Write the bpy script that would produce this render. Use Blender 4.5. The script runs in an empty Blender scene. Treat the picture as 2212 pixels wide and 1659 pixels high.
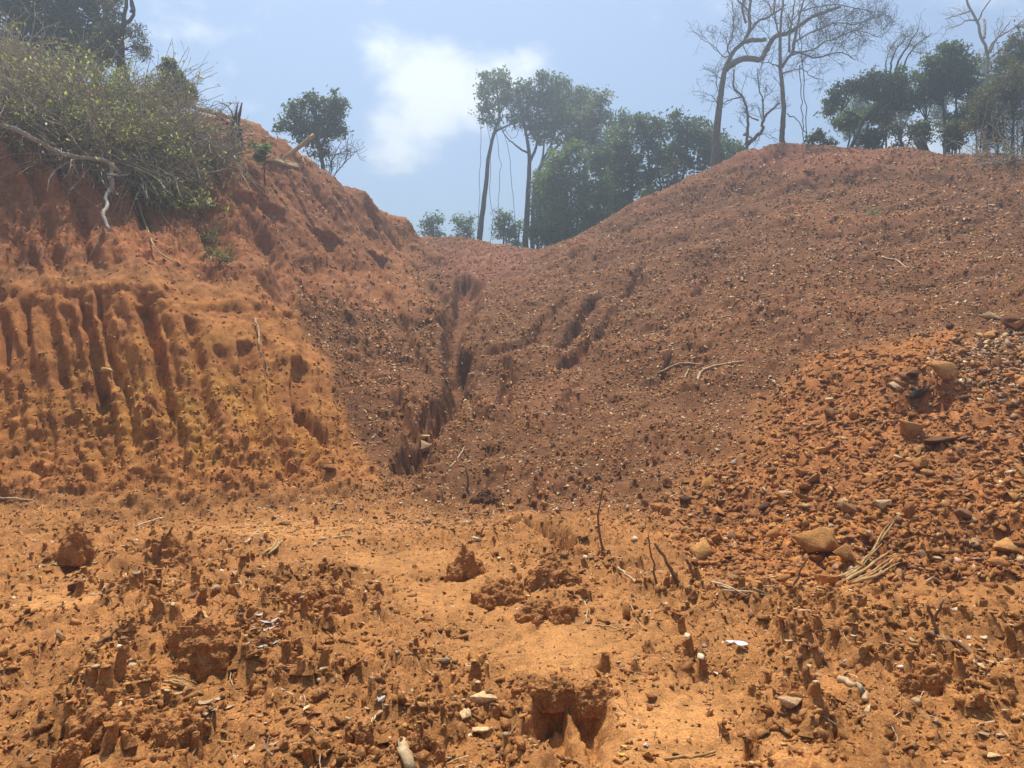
import bpy, bmesh, math, random
import numpy as np
from mathutils import Vector, Matrix
from mathutils.bvhtree import BVHTree

SC = bpy.context.scene
COL = SC.collection
R = math.radians
rng = np.random.default_rng(11)
random.seed(11)

# ------------------------------------------------------------------ camera
FOC, CX, CY, EYE = 1661.6, 1106.0, 829.5, 1.6        # picture units used for reading off positions (2212 wide)
cam_d = bpy.data.cameras.new('camera')
cam = bpy.data.objects.new('camera', cam_d); COL.objects.link(cam)
cam.location = (0, 0, EYE); cam.rotation_euler = (R(90), 0, 0)
cam_d.sensor_width = 36; cam_d.lens = 18 * FOC / CX
cam_d.clip_start = 0.05; cam_d.clip_end = 3000
SC.camera = cam

# ------------------------------------------------------------------ sky and sun
SUN_EL, SUN_AZ = R(69), R(-12)          # ahead of the camera, a little to the left
world = bpy.data.worlds.new('World'); SC.world = world; world.use_nodes = True
nt = world.node_tree; N, L = nt.nodes, nt.links
N.clear()
wo = N.new('ShaderNodeOutputWorld'); bg = N.new('ShaderNodeBackground'); L.new(bg.outputs[0], wo.inputs[0])
bg.inputs['Strength'].default_value = 0.11
sky = N.new('ShaderNodeTexSky'); sky.sky_type = 'NISHITA'; sky.sun_disc = False
sky.sun_elevation = SUN_EL; sky.sun_rotation = SUN_AZ; sky.altitude = 300
sky.air_density = 1.15; sky.dust_density = 1.0; sky.ozone_density = 1.6
tc = N.new('ShaderNodeTexCoord')
def math_node(op, a, b=None, clamp=False):
    n = N.new('ShaderNodeMath'); n.operation = op; n.use_clamp = clamp
    for k, v in enumerate((a, b)):
        if v is None: continue
        if isinstance(v, (int, float)): n.inputs[k].default_value = v
        else: L.new(v, n.inputs[k])
    return n.outputs[0]
cl_n = N.new('ShaderNodeTexNoise'); cl_n.inputs['Scale'].default_value = 8.0
cl_n.inputs['Detail'].default_value = 7; cl_n.inputs['Roughness'].default_value = 0.56; cl_n.inputs['Distortion'].default_value = 0.15
mp = N.new('ShaderNodeMapping'); mp.inputs['Scale'].default_value = (1, 1, 1.7); mp.inputs['Location'].default_value = (0.3, 0.1, 0.0)
L.new(tc.outputs['Generated'], mp.inputs[0]); L.new(mp.outputs[0], cl_n.inputs['Vector'])
def dirv(u, v):
    d = Vector(((u - CX) / FOC, 1, -(v - CY) / FOC)); return d.normalized()
def blob(u, v, rad, amp):
    dt = N.new('ShaderNodeVectorMath'); dt.operation = 'DISTANCE'
    L.new(tc.outputs['Generated'], dt.inputs[0]); dt.inputs[1].default_value = dirv(u, v)
    mr = N.new('ShaderNodeMapRange'); mr.interpolation_type = 'SMOOTHERSTEP'
    L.new(dt.outputs['Value'], mr.inputs['Value'])
    mr.inputs['From Min'].default_value = 0; mr.inputs['From Max'].default_value = rad
    mr.inputs['To Min'].default_value = amp; mr.inputs['To Max'].default_value = 0
    return mr.outputs[0]
CLOUDS = [(925, 225, .15, .30), (985, 150, .09, .20), (860, 300, .10, .16), (430, 0, .14, .20), (1120, 140, .07, .18), (700, 80, .12, .10),
          (2010, 300, .10, .30), (1900, 330, .08, .22), (2180, 60, .18, .14), (2600, -300, .3, .25), (-300, -700, .35, .3), (1200, -900, .3, .25), (-900, 100, .3, .2), (3600, 200, .4, .2)]
acc = None
for c in CLOUDS:
    b = blob(*c); acc = b if acc is None else math_node('ADD', acc, b)
cm = math_node('ADD', math_node('MULTIPLY', cl_n.outputs['Fac'], 1.25), acc)
mr = N.new('ShaderNodeMapRange'); mr.interpolation_type = 'SMOOTHERSTEP'
L.new(cm, mr.inputs['Value']); mr.inputs['From Min'].default_value = 0.70; mr.inputs['From Max'].default_value = 1.16
mr.inputs['To Min'].default_value = 0.0; mr.inputs['To Max'].default_value = 1.0
mix = N.new('ShaderNodeMix'); mix.data_type = 'RGBA'
L.new(mr.outputs[0], mix.inputs['Factor']); L.new(sky.outputs[0], mix.inputs['A'])
mix.inputs['B'].default_value = (7.2, 7.7, 8.2, 1)
L.new(mix.outputs['Result'], bg.inputs['Color'])

sun_d = bpy.data.lights.new('sun', 'SUN'); sun_d.energy = 4.6; sun_d.angle = R(0.53); sun_d.color = (1, .93, .82)
sun = bpy.data.objects.new('sun', sun_d); COL.objects.link(sun)
sv = Vector((math.sin(SUN_AZ) * math.cos(SUN_EL), math.cos(SUN_AZ) * math.cos(SUN_EL), math.sin(SUN_EL)))
sun.rotation_euler = sv.to_track_quat('Z', 'Y').to_euler(); sun.location = (0, 0, 60)

vs = SC.view_settings; vs.view_transform = 'Standard'; vs.look = 'None'; vs.gamma = 1; vs.use_curve_mapping = False
vs.exposure = 0.5
SC.cycles.use_denoising = True
SC.cycles.max_bounces = 6; SC.cycles.volume_bounces = 0; SC.cycles.transparent_max_bounces = 8

# ------------------------------------------------------------------ helpers
def world_pt(u, v, Y):
    return np.array([(u - CX) / FOC * Y, Y, EYE - (v - CY) / FOC * Y])
def link(o, parent=None):
    COL.objects.link(o)
    if parent is not None: o.parent = parent
    return o
def tag(o, label=None, cat=None, group=None, kind=None):
    if label: o['label'] = label
    if cat: o['category'] = cat
    if group: o['group'] = group
    if kind: o['kind'] = kind
    return o
def mk_mesh(name, V, F, mat=None, col=None, smooth=False):
    V = np.asarray(V, np.float32); F = np.asarray(F, np.int32); k = F.shape[1]
    me = bpy.data.meshes.new(name)
    me.vertices.add(len(V)); me.vertices.foreach_set('co', V.ravel())
    me.loops.add(F.size); me.loops.foreach_set('vertex_index', F.ravel())
    me.polygons.add(len(F)); me.polygons.foreach_set('loop_start', np.arange(0, F.size, k, dtype=np.int32))
    me.update(calc_edges=True)
    if smooth: me.polygons.foreach_set('use_smooth', np.ones(len(F), bool))
    if col is not None:
        a = me.attributes.new('Col', 'FLOAT_COLOR', 'POINT')
        c = np.ones((len(V), 4), np.float32); c[:, :3] = col; a.data.foreach_set('color', c.ravel())
    if mat: me.materials.append(mat)
    me.update()
    return me
def mk_obj(name, me, parent=None):
    o = bpy.data.objects.new(name, me); return link(o, parent)
def empty(name, loc, label=None, cat=None, group=None):
    o = bpy.data.objects.new(name, None); link(o); o.location = Vector(loc); o.empty_display_size = .1
    return tag(o, label, cat, group)
class MB:
    def __init__(s): s.V = []; s.F = []; s.C = []; s.n = 0
    def add(s, V, F, c=None):
        V = np.asarray(V, float); s.V.append(V); s.F.append(np.asarray(F, int) + s.n); s.n += len(V)
        s.C.append(np.tile(np.asarray(c if c is not None else (1, 1, 1), float), (len(V), 1)) if c is None or np.ndim(c) == 1 else c)
    def obj(s, name, mat, parent=None, smooth=False, origin=None):
        V = np.concatenate(s.V)
        if origin is not None: V = V - np.asarray(origin)
        me = mk_mesh(name, V, np.concatenate(s.F), mat, np.concatenate(s.C), smooth)
        return mk_obj(name, me, parent)
def tube(P, rad, sides=5, cap=True):
    P = np.asarray(P, float); n = len(P); rad = np.broadcast_to(np.asarray(rad, float), (n,))
    T = np.gradient(P, axis=0); T /= np.linalg.norm(T, axis=1, keepdims=True) + 1e-9
    ref = np.array([0.31, 0.22, 0.92]) if abs(T[:, 2]).mean() < .8 else np.array([.95, .3, .05])
    A = np.cross(T, ref); A /= np.linalg.norm(A, axis=1, keepdims=True) + 1e-9
    B = np.cross(T, A)
    a = np.arange(sides) * 2 * math.pi / sides
    V = P[:, None, :] + rad[:, None, None] * (np.cos(a)[None, :, None] * A[:, None, :] + np.sin(a)[None, :, None] * B[:, None, :])
    V = V.reshape(-1, 3)
    i, j = np.meshgrid(np.arange(n - 1), np.arange(sides), indexing='ij')
    a0 = i * sides + j; a1 = i * sides + (j + 1) % sides; b0 = a0 + sides; b1 = a1 + sides
    F = np.concatenate([np.stack([a0, a1, b1], -1).reshape(-1, 3), np.stack([a0, b1, b0], -1).reshape(-1, 3)])
    if cap:
        F = list(F)
        for k in range(1, sides - 1):
            F.append([0, k + 1, k]); F.append([(n - 1) * sides, (n - 1) * sides + k, (n - 1) * sides + k + 1])
        F = np.array(F)
    return V, F
def smooth_path(P, n, wob=0.0, seed=0):
    P = np.asarray(P, float)
    if len(P) == 2: P = np.array([P[0], (P[0] + P[1]) / 2, P[1]])
    t = np.concatenate([[0], np.cumsum(np.linalg.norm(np.diff(P, axis=0), axis=1))]); t /= t[-1]
    Pe = np.vstack([2 * P[0] - P[1], P, 2 * P[-1] - P[-2]])
    out = []
    for s in np.linspace(0, 1, n):
        k = min(np.searchsorted(t, s, side='right') - 1, len(P) - 2); f = (s - t[k]) / max(t[k + 1] - t[k], 1e-9)
        p0, p1, p2, p3 = Pe[k], Pe[k + 1], Pe[k + 2], Pe[k + 3]
        out.append(.5 * (2 * p1 + (p2 - p0) * f + (2 * p0 - 5 * p1 + 4 * p2 - p3) * f * f + (3 * p1 - 3 * p2 + p3 - p0) * f ** 3))
    out = np.array(out)
    if wob:
        w = np.random.default_rng(seed).normal(0, wob, out.shape); w[0] = 0; out += w
    return out

# gradient noise
_pr = np.random.default_rng(5)
_perm = np.concatenate([_pr.permutation(256)] * 3).astype(np.int32)
_g = _pr.normal(size=(256, 3)); _g = (_g / np.linalg.norm(_g, axis=1, keepdims=True)).astype(np.float32)
def perlin(P):
    P = np.asarray(P, np.float32); I = np.floor(P).astype(np.int32); f = P - I; I &= 255
    w = f * f * f * (f * (f * 6 - 15) + 10)
    out = 0
    for dx in (0, 1):
        wx = w[:, 0] if dx else 1 - w[:, 0]; hx = _perm[I[:, 0] + dx]
        for dy in (0, 1):
            wy = w[:, 1] if dy else 1 - w[:, 1]; hy = _perm[hx + I[:, 1] + dy]
            for dz in (0, 1):
                wz = w[:, 2] if dz else 1 - w[:, 2]; g = _g[_perm[hy + I[:, 2] + dz]]
                out = out + wx * wy * wz * (g[:, 0] * (f[:, 0] - dx) + g[:, 1] * (f[:, 1] - dy) + g[:, 2] * (f[:, 2] - dz))
    return out * 1.5
def fbm(P, f0, octs, gain=.5, billow=False):
    o = 0; a = 1
    for k in range(octs):
        n = perlin(P * (f0 * 2 ** k) + 17.3 * k)
        o = o + a * (np.abs(n) * 2 - .5 if billow else n); a *= gain
    return o
def sstep(a, b, x):
    t = np.clip((x - a) / (b - a), 0, 1); return t * t * (3 - 2 * t)

# ------------------------------------------------------------------ materials
def new_mat(name):
    m = bpy.data.materials.new(name); m.use_nodes = True; t = m.node_tree; t.nodes.clear()
    out = t.nodes.new('ShaderNodeOutputMaterial'); b = t.nodes.new('ShaderNodeBsdfPrincipled')
    t.links.new(b.outputs[0], out.inputs[0]); b.inputs['Specular IOR Level'].default_value = .15; b.inputs['Roughness'].default_value = .95
    return m, t, b, out
def node(t, typ, **kw):
    n = t.nodes.new(typ)
    for k, v in kw.items(): setattr(n, k, v)
    return n
def noise(t, vec, scale, detail=4, rough=.6):
    n = node(t, 'ShaderNodeTexNoise'); n.inputs['Scale'].default_value = scale; n.inputs['Detail'].default_value = detail
    n.inputs['Roughness'].default_value = rough; t.links.new(vec, n.inputs['Vector']); return n.outputs['Fac']
def ramp(t, fac, stops):
    r = node(t, 'ShaderNodeValToRGB'); t.links.new(fac, r.inputs[0]); e = r.color_ramp.elements
    while len(e) < len(stops): e.new(.5)
    for k, (p, c) in enumerate(stops): e[k].position = p; e[k].color = (*c, 1)
    return r.outputs[0]
def mul(t, a, b, fac=1.0, mode='MULTIPLY'):
    m = node(t, 'ShaderNodeMix', data_type='RGBA', blend_type=mode); m.inputs['Factor'].default_value = fac
    for key, v in (('A', a), ('B', b)):
        if isinstance(v, tuple): m.inputs[key].default_value = (*v, 1)
        else: t.links.new(v, m.inputs[key])
    return m.outputs['Result']
def earth_mat(name, base=None, random_stops=None, bump=.5, fine=1.0):
    """soil, stone: colour from the Col attribute, a fixed colour or a per-object pick, then grain and relief"""
    m, t, b, out = new_mat(name)
    geo = node(t, 'ShaderNodeNewGeometry'); pos = geo.outputs['Position']
    if random_stops:
        oi = node(t, 'ShaderNodeObjectInfo'); c = ramp(t, oi.outputs['Random'], random_stops)
    elif base is None:
        at = node(t, 'ShaderNodeAttribute', attribute_name='Col'); c = at.outputs['Color']
    else:
        rgb = node(t, 'ShaderNodeRGB'); rgb.outputs[0].default_value = (*base, 1); c = rgb.outputs[0]
    g1 = ramp(t, noise(t, pos, 9 * fine, 3, .7), [(.28, (.66, .62, .58)), (.5, (1, 1, 1)), (.75, (1.25, 1.2, 1.1))])
    g2 = ramp(t, noise(t, pos, 95 * fine, 2, .7), [(.3, (.6, .58, .56)), (.52, (1, 1, 1)), (.72, (1.4, 1.38, 1.3))])
    c = mul(t, mul(t, c, g1), g2); t.links.new(c, b.inputs['Base Color'])
    hgt = noise(t, pos, 45 * fine, 4, .75)
    bp = node(t, 'ShaderNodeBump'); bp.inputs['Strength'].default_value = bump; bp.inputs['Distance'].default_value = .03
    t.links.new(hgt, bp.inputs['Height']); t.links.new(bp.outputs[0], b.inputs['Normal'])
    return m
def leaf_mat(name):
    m, t, b, out = new_mat(name)
    at = node(t, 'ShaderNodeAttribute', attribute_name='Col'); c = at.outputs['Color']
    t.links.new(c, b.inputs['Base Color']); b.inputs['Roughness'].default_value = .5; b.inputs['Specular IOR Level'].default_value = .35
    tr = node(t, 'ShaderNodeBsdfTranslucent'); t.links.new(mul(t, c, (1.5, 1.7, .7)), tr.inputs['Color'])
    mx = node(t, 'ShaderNodeMixShader'); mx.inputs[0].default_value = .42
    t.links.new(b.outputs[0], mx.inputs[1]); t.links.new(tr.outputs[0], mx.inputs[2]); t.links.new(mx.outputs[0], out.inputs[0])
    return m
def bark_mat(name, dark, light, rough=.9, stretch=.25):
    m, t, b, out = new_mat(name)
    geo = node(t, 'ShaderNodeNewGeometry'); mpn = node(t, 'ShaderNodeMapping'); mpn.inputs['Scale'].default_value = (1, 1, stretch)
    t.links.new(geo.outputs['Position'], mpn.inputs[0])
    f = noise(t, mpn.outputs[0], 14, 6, .65); t.links.new(ramp(t, f, [(.3, dark), (.7, light)]), b.inputs['Base Color'])
    b.inputs['Roughness'].default_value = rough
    bp = node(t, 'ShaderNodeBump'); bp.inputs['Strength'].default_value = .5; bp.inputs['Distance'].default_value = .02
    t.links.new(f, bp.inputs['Height']); t.links.new(bp.outputs[0], b.inputs['Normal'])
    return m
M_SOIL = earth_mat('soil', bump=.55)
M_GRAV = earth_mat('gravel', bump=.3, fine=1.6)
M_EARTH = earth_mat('eroded_earth', base=(.41, .185, .064), bump=.6)
STONE_TONES = {'rust brown': (.30, .125, .042), 'orange': (.45, .195, .062), 'dull brown': (.33, .17, .075), 'ochre': (.50, .255, .085), 'dark brown': (.22, .11, .06), 'pale tan': (.60, .42, .23), 'warm grey': (.38, .275, .19), 'whitish': (.70, .55, .37)}
M_TONE = {k: earth_mat('stone ' + k, base=c, bump=.45) for k, c in STONE_TONES.items()}
M_ROCK = M_TONE['dull brown']
M_PALE = earth_mat('pale_stone', base=(.62, .42, .22), bump=.4)
M_TAN = earth_mat('tan_stone', base=(.44, .27, .15), bump=.4)
M_OCHRE = earth_mat('ochre_stone', base=(.47, .225, .075), bump=.7)
M_DARKROCK = earth_mat('dark_stone', base=(.16, .075, .04), bump=.5)
M_WHITE = earth_mat('quartz_chip', base=(.74, .66, .54), bump=.3)
M_LEAF = leaf_mat('foliage')
M_BARK = bark_mat('grey_bark', (.10, .085, .07), (.26, .23, .19))
M_DBARK = bark_mat('dark_bark', (.035, .03, .026), (.10, .085, .07))
M_PALEBARK = bark_mat('pale_bark', (.22, .20, .16), (.50, .46, .38))
M_TWIG = bark_mat('dry_twig', (.24, .20, .13), (.56, .49, .36))
M_DEAD = bark_mat('bleached_wood', (.30, .19, .09), (.66, .50, .30))
M_WOOD = bark_mat('splintered_wood', (.26, .14, .05), (.60, .40, .18), stretch=1)
M_STICK = bark_mat('brown_stick', (.13, .065, .03), (.33, .20, .11), stretch=1)

# ------------------------------------------------------------------ terrain: heights fitted to surveyed points
PROFILES = {   # picture column: (picture row, distance) pairs, foot to crest
 -700: [(1095, 9.6), (850, 10.8), (640, 11.9), (575, 12.25), (450, 13.4), (300, 14.4), (150, 16), (80, 18)],
 -300: [(1095, 9.6), (850, 10.8), (640, 11.9), (575, 12.25), (450, 13.4), (300, 14.4), (150, 16), (80, 18)],
 0: [(1095, 9.6), (850, 10.8), (640, 11.9), (575, 12.25), (450, 13.4), (290, 14.4), (160, 16), (100, 18)],
 150: [(1105, 9.5), (860, 10.8), (630, 12.0), (580, 12.35), (470, 13.5), (350, 14.6), (250, 15.5), (180, 18)],
 300: [(1110, 9.5), (880, 10.7), (620, 12.1), (585, 12.4), (500, 13.5), (420, 14.7), (300, 15.8), (205, 18)],
 430: [(1105, 9.6), (900, 10.7), (700, 12.0), (600, 13.1), (500, 14.4), (400, 15.5), (310, 17), (262, 18.5)],
 560: [(1100, 9.7), (900, 10.9), (760, 12.1), (650, 13.4), (560, 14.5), (450, 16.3), (350, 18), (275, 19.5)],
 640: [(1090, 10), (900, 11.2), (760, 12.6), (640, 14.8), (520, 17), (420, 19), (325, 20.5)],
 720: [(1080, 10.3), (940, 11.4), (800, 13.2), (680, 15.5), (560, 18), (460, 20.5), (388, 22)],
 800: [(1060, 10.6), (940, 11.9), (800, 14.4), (680, 17), (580, 19.5), (500, 22.5), (432, 23.6)],
 880: [(1060, 10.8), (950, 12.1), (800, 15.3), (680, 18.3), (600, 21), (540, 24), (475, 25.5)],
 960: [(1080, 10.6), (950, 12.4), (850, 14.2), (740, 17.5), (640, 21.5), (560, 26), (506, 29)],
 1050: [(1100, 10.2), (950, 12.6), (850, 14.5), (740, 17.5), (640, 21.5), (570, 26), (522, 31)],
 1150: [(1140, 9), (1000, 11.6), (850, 14.8), (700, 18.8), (600, 23.5), (550, 29), (538, 31.5)],
 1300: [(1150, 8.7), (1000, 11.3), (850, 14.4), (700, 18), (580, 22.5), (472, 27.5)],
 1450: [(1130, 8.8), (1000, 10.8), (850, 13.7), (700, 17), (560, 21.3), (455, 25), (397, 26.5)],
 1600: [(1130, 8.5), (1000, 10), (850, 12.8), (700, 15.9), (550, 19.8), (430, 24), (338, 26)],
 1700: [(1200, 7.3), (1080, 8.5), (950, 10.2), (800, 12.6), (650, 15.8), (500, 20), (400, 23), (312, 25.5)],
 1850: [(1250, 6.6), (1100, 7.9), (950, 9.6), (800, 11.6), (650, 14.8), (500, 18.8), (400, 22), (326, 24.5)],
 2000: [(1280, 6.3), (1100, 7.6), (950, 9.1), (800, 10.8), (650, 14), (500, 17.6), (400, 20.8), (326, 23.5)],
 2212: [(1300, 6), (1100, 7.3), (950, 8.7), (800, 10.2), (690, 11.6), (600, 13.5), (480, 16.8), (352, 21)],
 2450: [(1300, 5.9), (1100, 7.2), (950, 8.5), (800, 9.9), (690, 11.2), (600, 13), (480, 16.2), (360, 20)],
 2850: [(1300, 5.9), (1100, 7.2), (950, 8.5), (800, 9.9), (690, 11.2), (600, 13), (480, 16.2), (360, 20)],
}
cp = [world_pt(u, v, Y) for u, prof in PROFILES.items() for v, Y in prof]
for y in (-8, -3, 0, 2, 3.2, 4.5, 5.6):
    for x in (-9, -5.5, -3, -1, 1, 3, 5.5, 9):
        cp.append((x, y, 0.03 * math.sin(x * 1.7 + y)))
for x in (-6.5, -4.5, -3, -1.5, 0): cp.append((x, 7.4, 0.0)); cp.append((x, 8.5, 0.0))
def bk(u, Y, z): return ((u - CX) / FOC * Y, Y, z)
cp += [bk(-700, 24, 10), bk(0, 22, 9.8), bk(0, 30, 9.5), bk(200, 22, 8.9), bk(430, 22, 7.8), bk(430, 28, 7), bk(640, 24, 7.5), bk(640, 30, 6.8), bk(800, 28, 6.8), bk(960, 33, 7.0),
       bk(1100, 36, 7.6), bk(1100, 42, 8.2), bk(1100, 52, 8), bk(1400, 31, 8.0), bk(1400, 40, 8.3), bk(1600, 29, 9.3), bk(1600, 36, 8.8), bk(1700, 28, 9.6),
       bk(1850, 28, 9.3), bk(1850, 34, 9), bk(2212, 25, 8.6), bk(2212, 34, 8.6), bk(2850, 26, 8.6), bk(700, 45, 6), bk(1700, 50, 8), bk(2300, 50, 8), bk(200, 45, 7)]
CP = np.array(cp)
_d = np.linalg.norm(CP[:, None, :2] - CP[None, :, :2], axis=2)
_A = np.sqrt(_d ** 2 + .30 ** 2)
_n = len(CP); _K = np.zeros((_n + 3, _n + 3)); _K[:_n, :_n] = _A - 1e-3 * np.eye(_n) * 0
_K[:_n, _n] = 1; _K[:_n, _n + 1:] = CP[:, :2]; _K[_n:, :_n] = _K[:_n, _n:].T
_w = np.linalg.solve(_K, np.concatenate([CP[:, 2], [0, 0, 0]]))
_cx, _cy, _wf = CP[:, 0].astype(np.float32), CP[:, 1].astype(np.float32), _w.astype(np.float32)
def base_z(x, y):
    x = np.asarray(x, np.float32).ravel(); y = np.asarray(y, np.float32).ravel(); out = np.empty(len(x), np.float32)
    for s in range(0, len(x), 40000):
        a, b = x[s:s + 40000], y[s:s + 40000]
        out[s:s + 40000] = np.sqrt((a[:, None] - _cx) ** 2 + (b[:, None] - _cy) ** 2 + .09) @ _wf[:_n] + _w[_n] + _w[_n + 1] * a + _w[_n + 2] * b
    rr = np.hypot(x, y); far = sstep(48, 75, rr)
    return out * (1 - far) + 4 * far

NA, NR = 740, 540
az = np.concatenate([np.linspace(-175, -41, 16), np.linspace(-39, 39, NA), np.linspace(41, 175, 16)]) * math.pi / 180
rs = np.geomspace(.9, 62, 700)
ca, sa = np.cos(az), np.sin(az)
zs = base_z(rs[None, :] * sa[:, None], rs[None, :] * ca[:, None]).reshape(len(az), len(rs))
RG = np.empty((len(az), NR))
zsm = zs.copy()
# one shared row spacing per block of columns keeps the quads even
ds = np.sqrt((.42 * np.diff(rs)[None, :]) ** 2 + np.diff(zsm, axis=1) ** 2) / (rs[None, :-1] + .6)
ds += .0006 * np.diff(np.log(rs))[None, :] * 30
vis = (zsm[:, 1:] - EYE) / rs[None, 1:]
vmax = np.maximum.accumulate(vis, axis=1)
ds *= np.where(vis < vmax - .015, .05, 1.0)                 # ground hidden behind a crest needs fewer rows
k = np.ones(25) / 25
dsp = np.pad(ds, ((12, 12), (0, 0)), mode='edge'); ds = np.stack([np.convolve(dsp[:, j], k, 'valid') for j in range(ds.shape[1])], 1)
S = np.concatenate([np.zeros((len(az), 1)), np.cumsum(ds, 1)], 1)
for i in range(len(az)):
    RG[i] = np.interp(np.linspace(0, S[i, -1], NR), S[i], rs)
RG = np.concatenate([RG, np.tile([75, 110, 180, 300, 420], (len(az), 1))], 1)
NC, NRR = RG.shape
X = RG * sa[:, None]; Y = RG * ca[:, None]; Z = base_z(X, Y).reshape(X.shape)
G0 = np.stack([X, Y, Z], -1)
def grid_normals(G):
    du = np.gradient(G, axis=0); dv = np.gradient(G, axis=1); n = np.cross(du, dv)
    n /= np.linalg.norm(n, axis=2, keepdims=True) + 1e-12; n[n[..., 2] < 0] *= -1
    return n
Nb = grid_normals(G0)
Yc = np.maximum(Y, .3)
PU = CX + X / Yc * FOC; PV = CY - (Z - EYE) / Yc * FOC        # where each ground point sat in the survey picture
def ray_base(u, v):
    """first meeting of a survey sight line with the fitted ground"""
    t = np.geomspace(1.5, 45, 1500); z = base_z((u - CX) / FOC * t, t); zr = EYE - (v - CY) / FOC * t
    k = np.argmax(zr <= z); k = k if zr[k] <= z[k] else len(t) - 1
    return np.array([(u - CX) / FOC * t[k], t[k]])
P3 = np.stack([X, Y, Z], -1).reshape(-1, 3)
x, y, z, pu, pv = X.ravel(), Y.ravel(), Z.ravel(), PU.ravel(), PV.ravel()
front = (y > 1).astype(float)

# --- region weights
wall_edge = np.interp(pv, [560, 640, 720, 850, 960, 1060, 1100], [560, 610, 670, 725, 770, 830, 850]) + 30 * perlin(np.stack([x * .9, y * .9, z * 1.2], -1))
low = (sstep(1.0, 7.2, y)) * 1.0
w_wall = (1 - sstep(-25, 25, pu - wall_edge)) * sstep(.08, .35, z) * front * sstep(8.7, 9.3, y)
w_lower = w_wall * (1 - sstep(3.0, 3.4, z))
w_upper = (1 - sstep(820, 960, pu)) * sstep(3.0, 3.7, z) * front
w_pile = sstep(-60, 60, pu - np.interp(pv, [640, 700, 780, 860, 950, 1060, 1150, 1260], [2140, 2050, 1780, 1650, 1620, 1480, 1440, 1560])) * sstep(690, 790, pv + .0 * pu) * (1 - sstep(1230, 1290, pv)) * front
zfl = z + .6 * np.exp(-((pu - 1140) / 330) ** 4) * (1 - sstep(1085, 1165, pv + 40 * perlin(np.stack([x * .8, y * .8, z * 0 + 3], -1)))) * (y > 6)
w_floor = (1 - sstep(-.05, .75, zfl + .15 * perlin(np.stack([x * .8, y * .8, z * 0 + 3], -1)))) * (1 - w_pile) * (1 - w_lower)
w_slope = np.clip(1 - w_wall - w_upper - w_pile - w_floor, 0, 1)

nA = fbm(P3, .55, 3); nB = fbm(P3, 2.2, 4, .55); nC = fbm(P3, 9, 3, .6)
nV = fbm(np.stack([x + (.28 + .045 * np.clip(-x, 0, 6)) * z, y * .5, z * .16], -1), 3.2, 4, .6)             # drawn out down the face
bil = fbm(P3, 4.5, 3, .55, True)
disp = .10 * nA * (1 - .8 * w_floor)
# floor: washed path stays smooth, the rest is rough with small scarps
path = np.zeros_like(x)
for (u, v, ru, rv) in [(850, 1215, 190, 38), (1010, 1300, 200, 50), (1200, 1400, 240, 80), (1440, 1560, 200, 90), (1500, 1640, 220, 40), (1750, 1275, 220, 16), (620, 1150, 220, 26), (120, 1330, 120, 40), (900, 1130, 200, 20)]:
    path = np.maximum(path, np.exp(-(((pu - u) / ru) ** 2 + ((pv - v) / rv) ** 2) * 1.1))
rough = np.clip(1 - 1.15 * path, 0, 1) * w_floor * front
disp += w_floor * (.02 * nB + .006 * nC)
stepn = fbm(P3 * np.array([1, 1, 0]), 1.9, 4, .55)
terr = .5 * sstep(-.02, .06, stepn) + .3 * sstep(.22, .28, stepn) + .3 * sstep(.42, .48, stepn)
disp += rough * (.085 * terr + .035 * bil + .02 * nC)
MOUNDS = [(420, 1330, 5.2, .20, 1.0), (330, 1190, 7.2, .16, .7), (620, 1290, 5.9, .14, .55), (200, 1500, 4.0, .12, .7), (700, 1560, 3.7, .07, .4), (1170, 1250, 6.2, .15, .55), (1700, 1330, 5.2, .10, .9), (2050, 1450, 4.4, .14, .8), (1850, 1560, 3.7, .06, .5), (450, 1430, 4.4, .12, .45)]
for (u, v, Yd, amp, rad) in MOUNDS:
    p = world_pt(u, v, Yd); disp += amp * np.exp(-((x - p[0]) ** 2 + (y - p[1]) ** 2) / rad ** 2) * w_floor
# cut face: bucket-tooth grooves leaning down to the right
lean_ = .28 + .045 * np.clip(-x, 0, 6)
s = x + lean_ * z + .03 * perlin(np.stack([x * 1.5, y * 1.5, z * .6], -1))
def grooves(s, pitch, seed, zz, z0, z1, jit):
    r_ = np.random.default_rng(seed); q = s / pitch; iq = np.floor(q).astype(int); f = q - iq; iq = (iq % 64)
    A = r_.uniform(.25, 1.0, 64)[iq]; top = z1 + r_.uniform(-jit, jit * .5, 64)[iq]; bot = z0 + r_.uniform(-jit, jit, 64)[iq]
    wd_ = r_.uniform(.35, .8, 64)[iq]; prof = sstep(.02, .14, f) * (1 - sstep(wd_ - .2, wd_ + .2, f))
    return A * prof * sstep(bot - .06, bot + .12, zz) * (1 - sstep(top - .05, top + .05, zz))
gv = .55 * grooves(s + .08, .47, 13, z + np.clip(pu - 330, 0, 400) * .0030 + .12 * nB, 1.1, 2.8, .5) * sstep(90, 150, pu) * (1 - sstep(640, 720, pu)) + .9 * grooves(s, .27, 3, z + np.clip(pu - 330, 0, 400) * .0030 + .12 * nB, 1.45, 2.95, .40) * sstep(90, 150, pu) * (1 - sstep(640, 720, pu))
gw = grooves(s + .1, .33, 8, z, 2.0, 2.9, .25) * (1 - sstep(60, 140, pu))
gl = grooves(s + .17, .42, 9, z, .5, 1.7, .4)
disp -= w_lower * (.028 * grooves(s + .05, .17, 31, z, .25, 2.7, .6) + .21 * gv + .20 * gw + .09 * gl)
disp += w_lower * (.06 * nV + .012 * bil + .016 * nC)
chunk = fbm(P3, 3.1, 3, .6, True)
disp += w_lower * (.05 * sstep(.25, .45, chunk) + .03 * sstep(.1, .3, fbm(P3, 6.5, 3, .6, True))) * (1 - .75 * sstep(1.2, 1.7, z + np.clip(pu - 330, 0, 400) * .0022))
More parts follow.
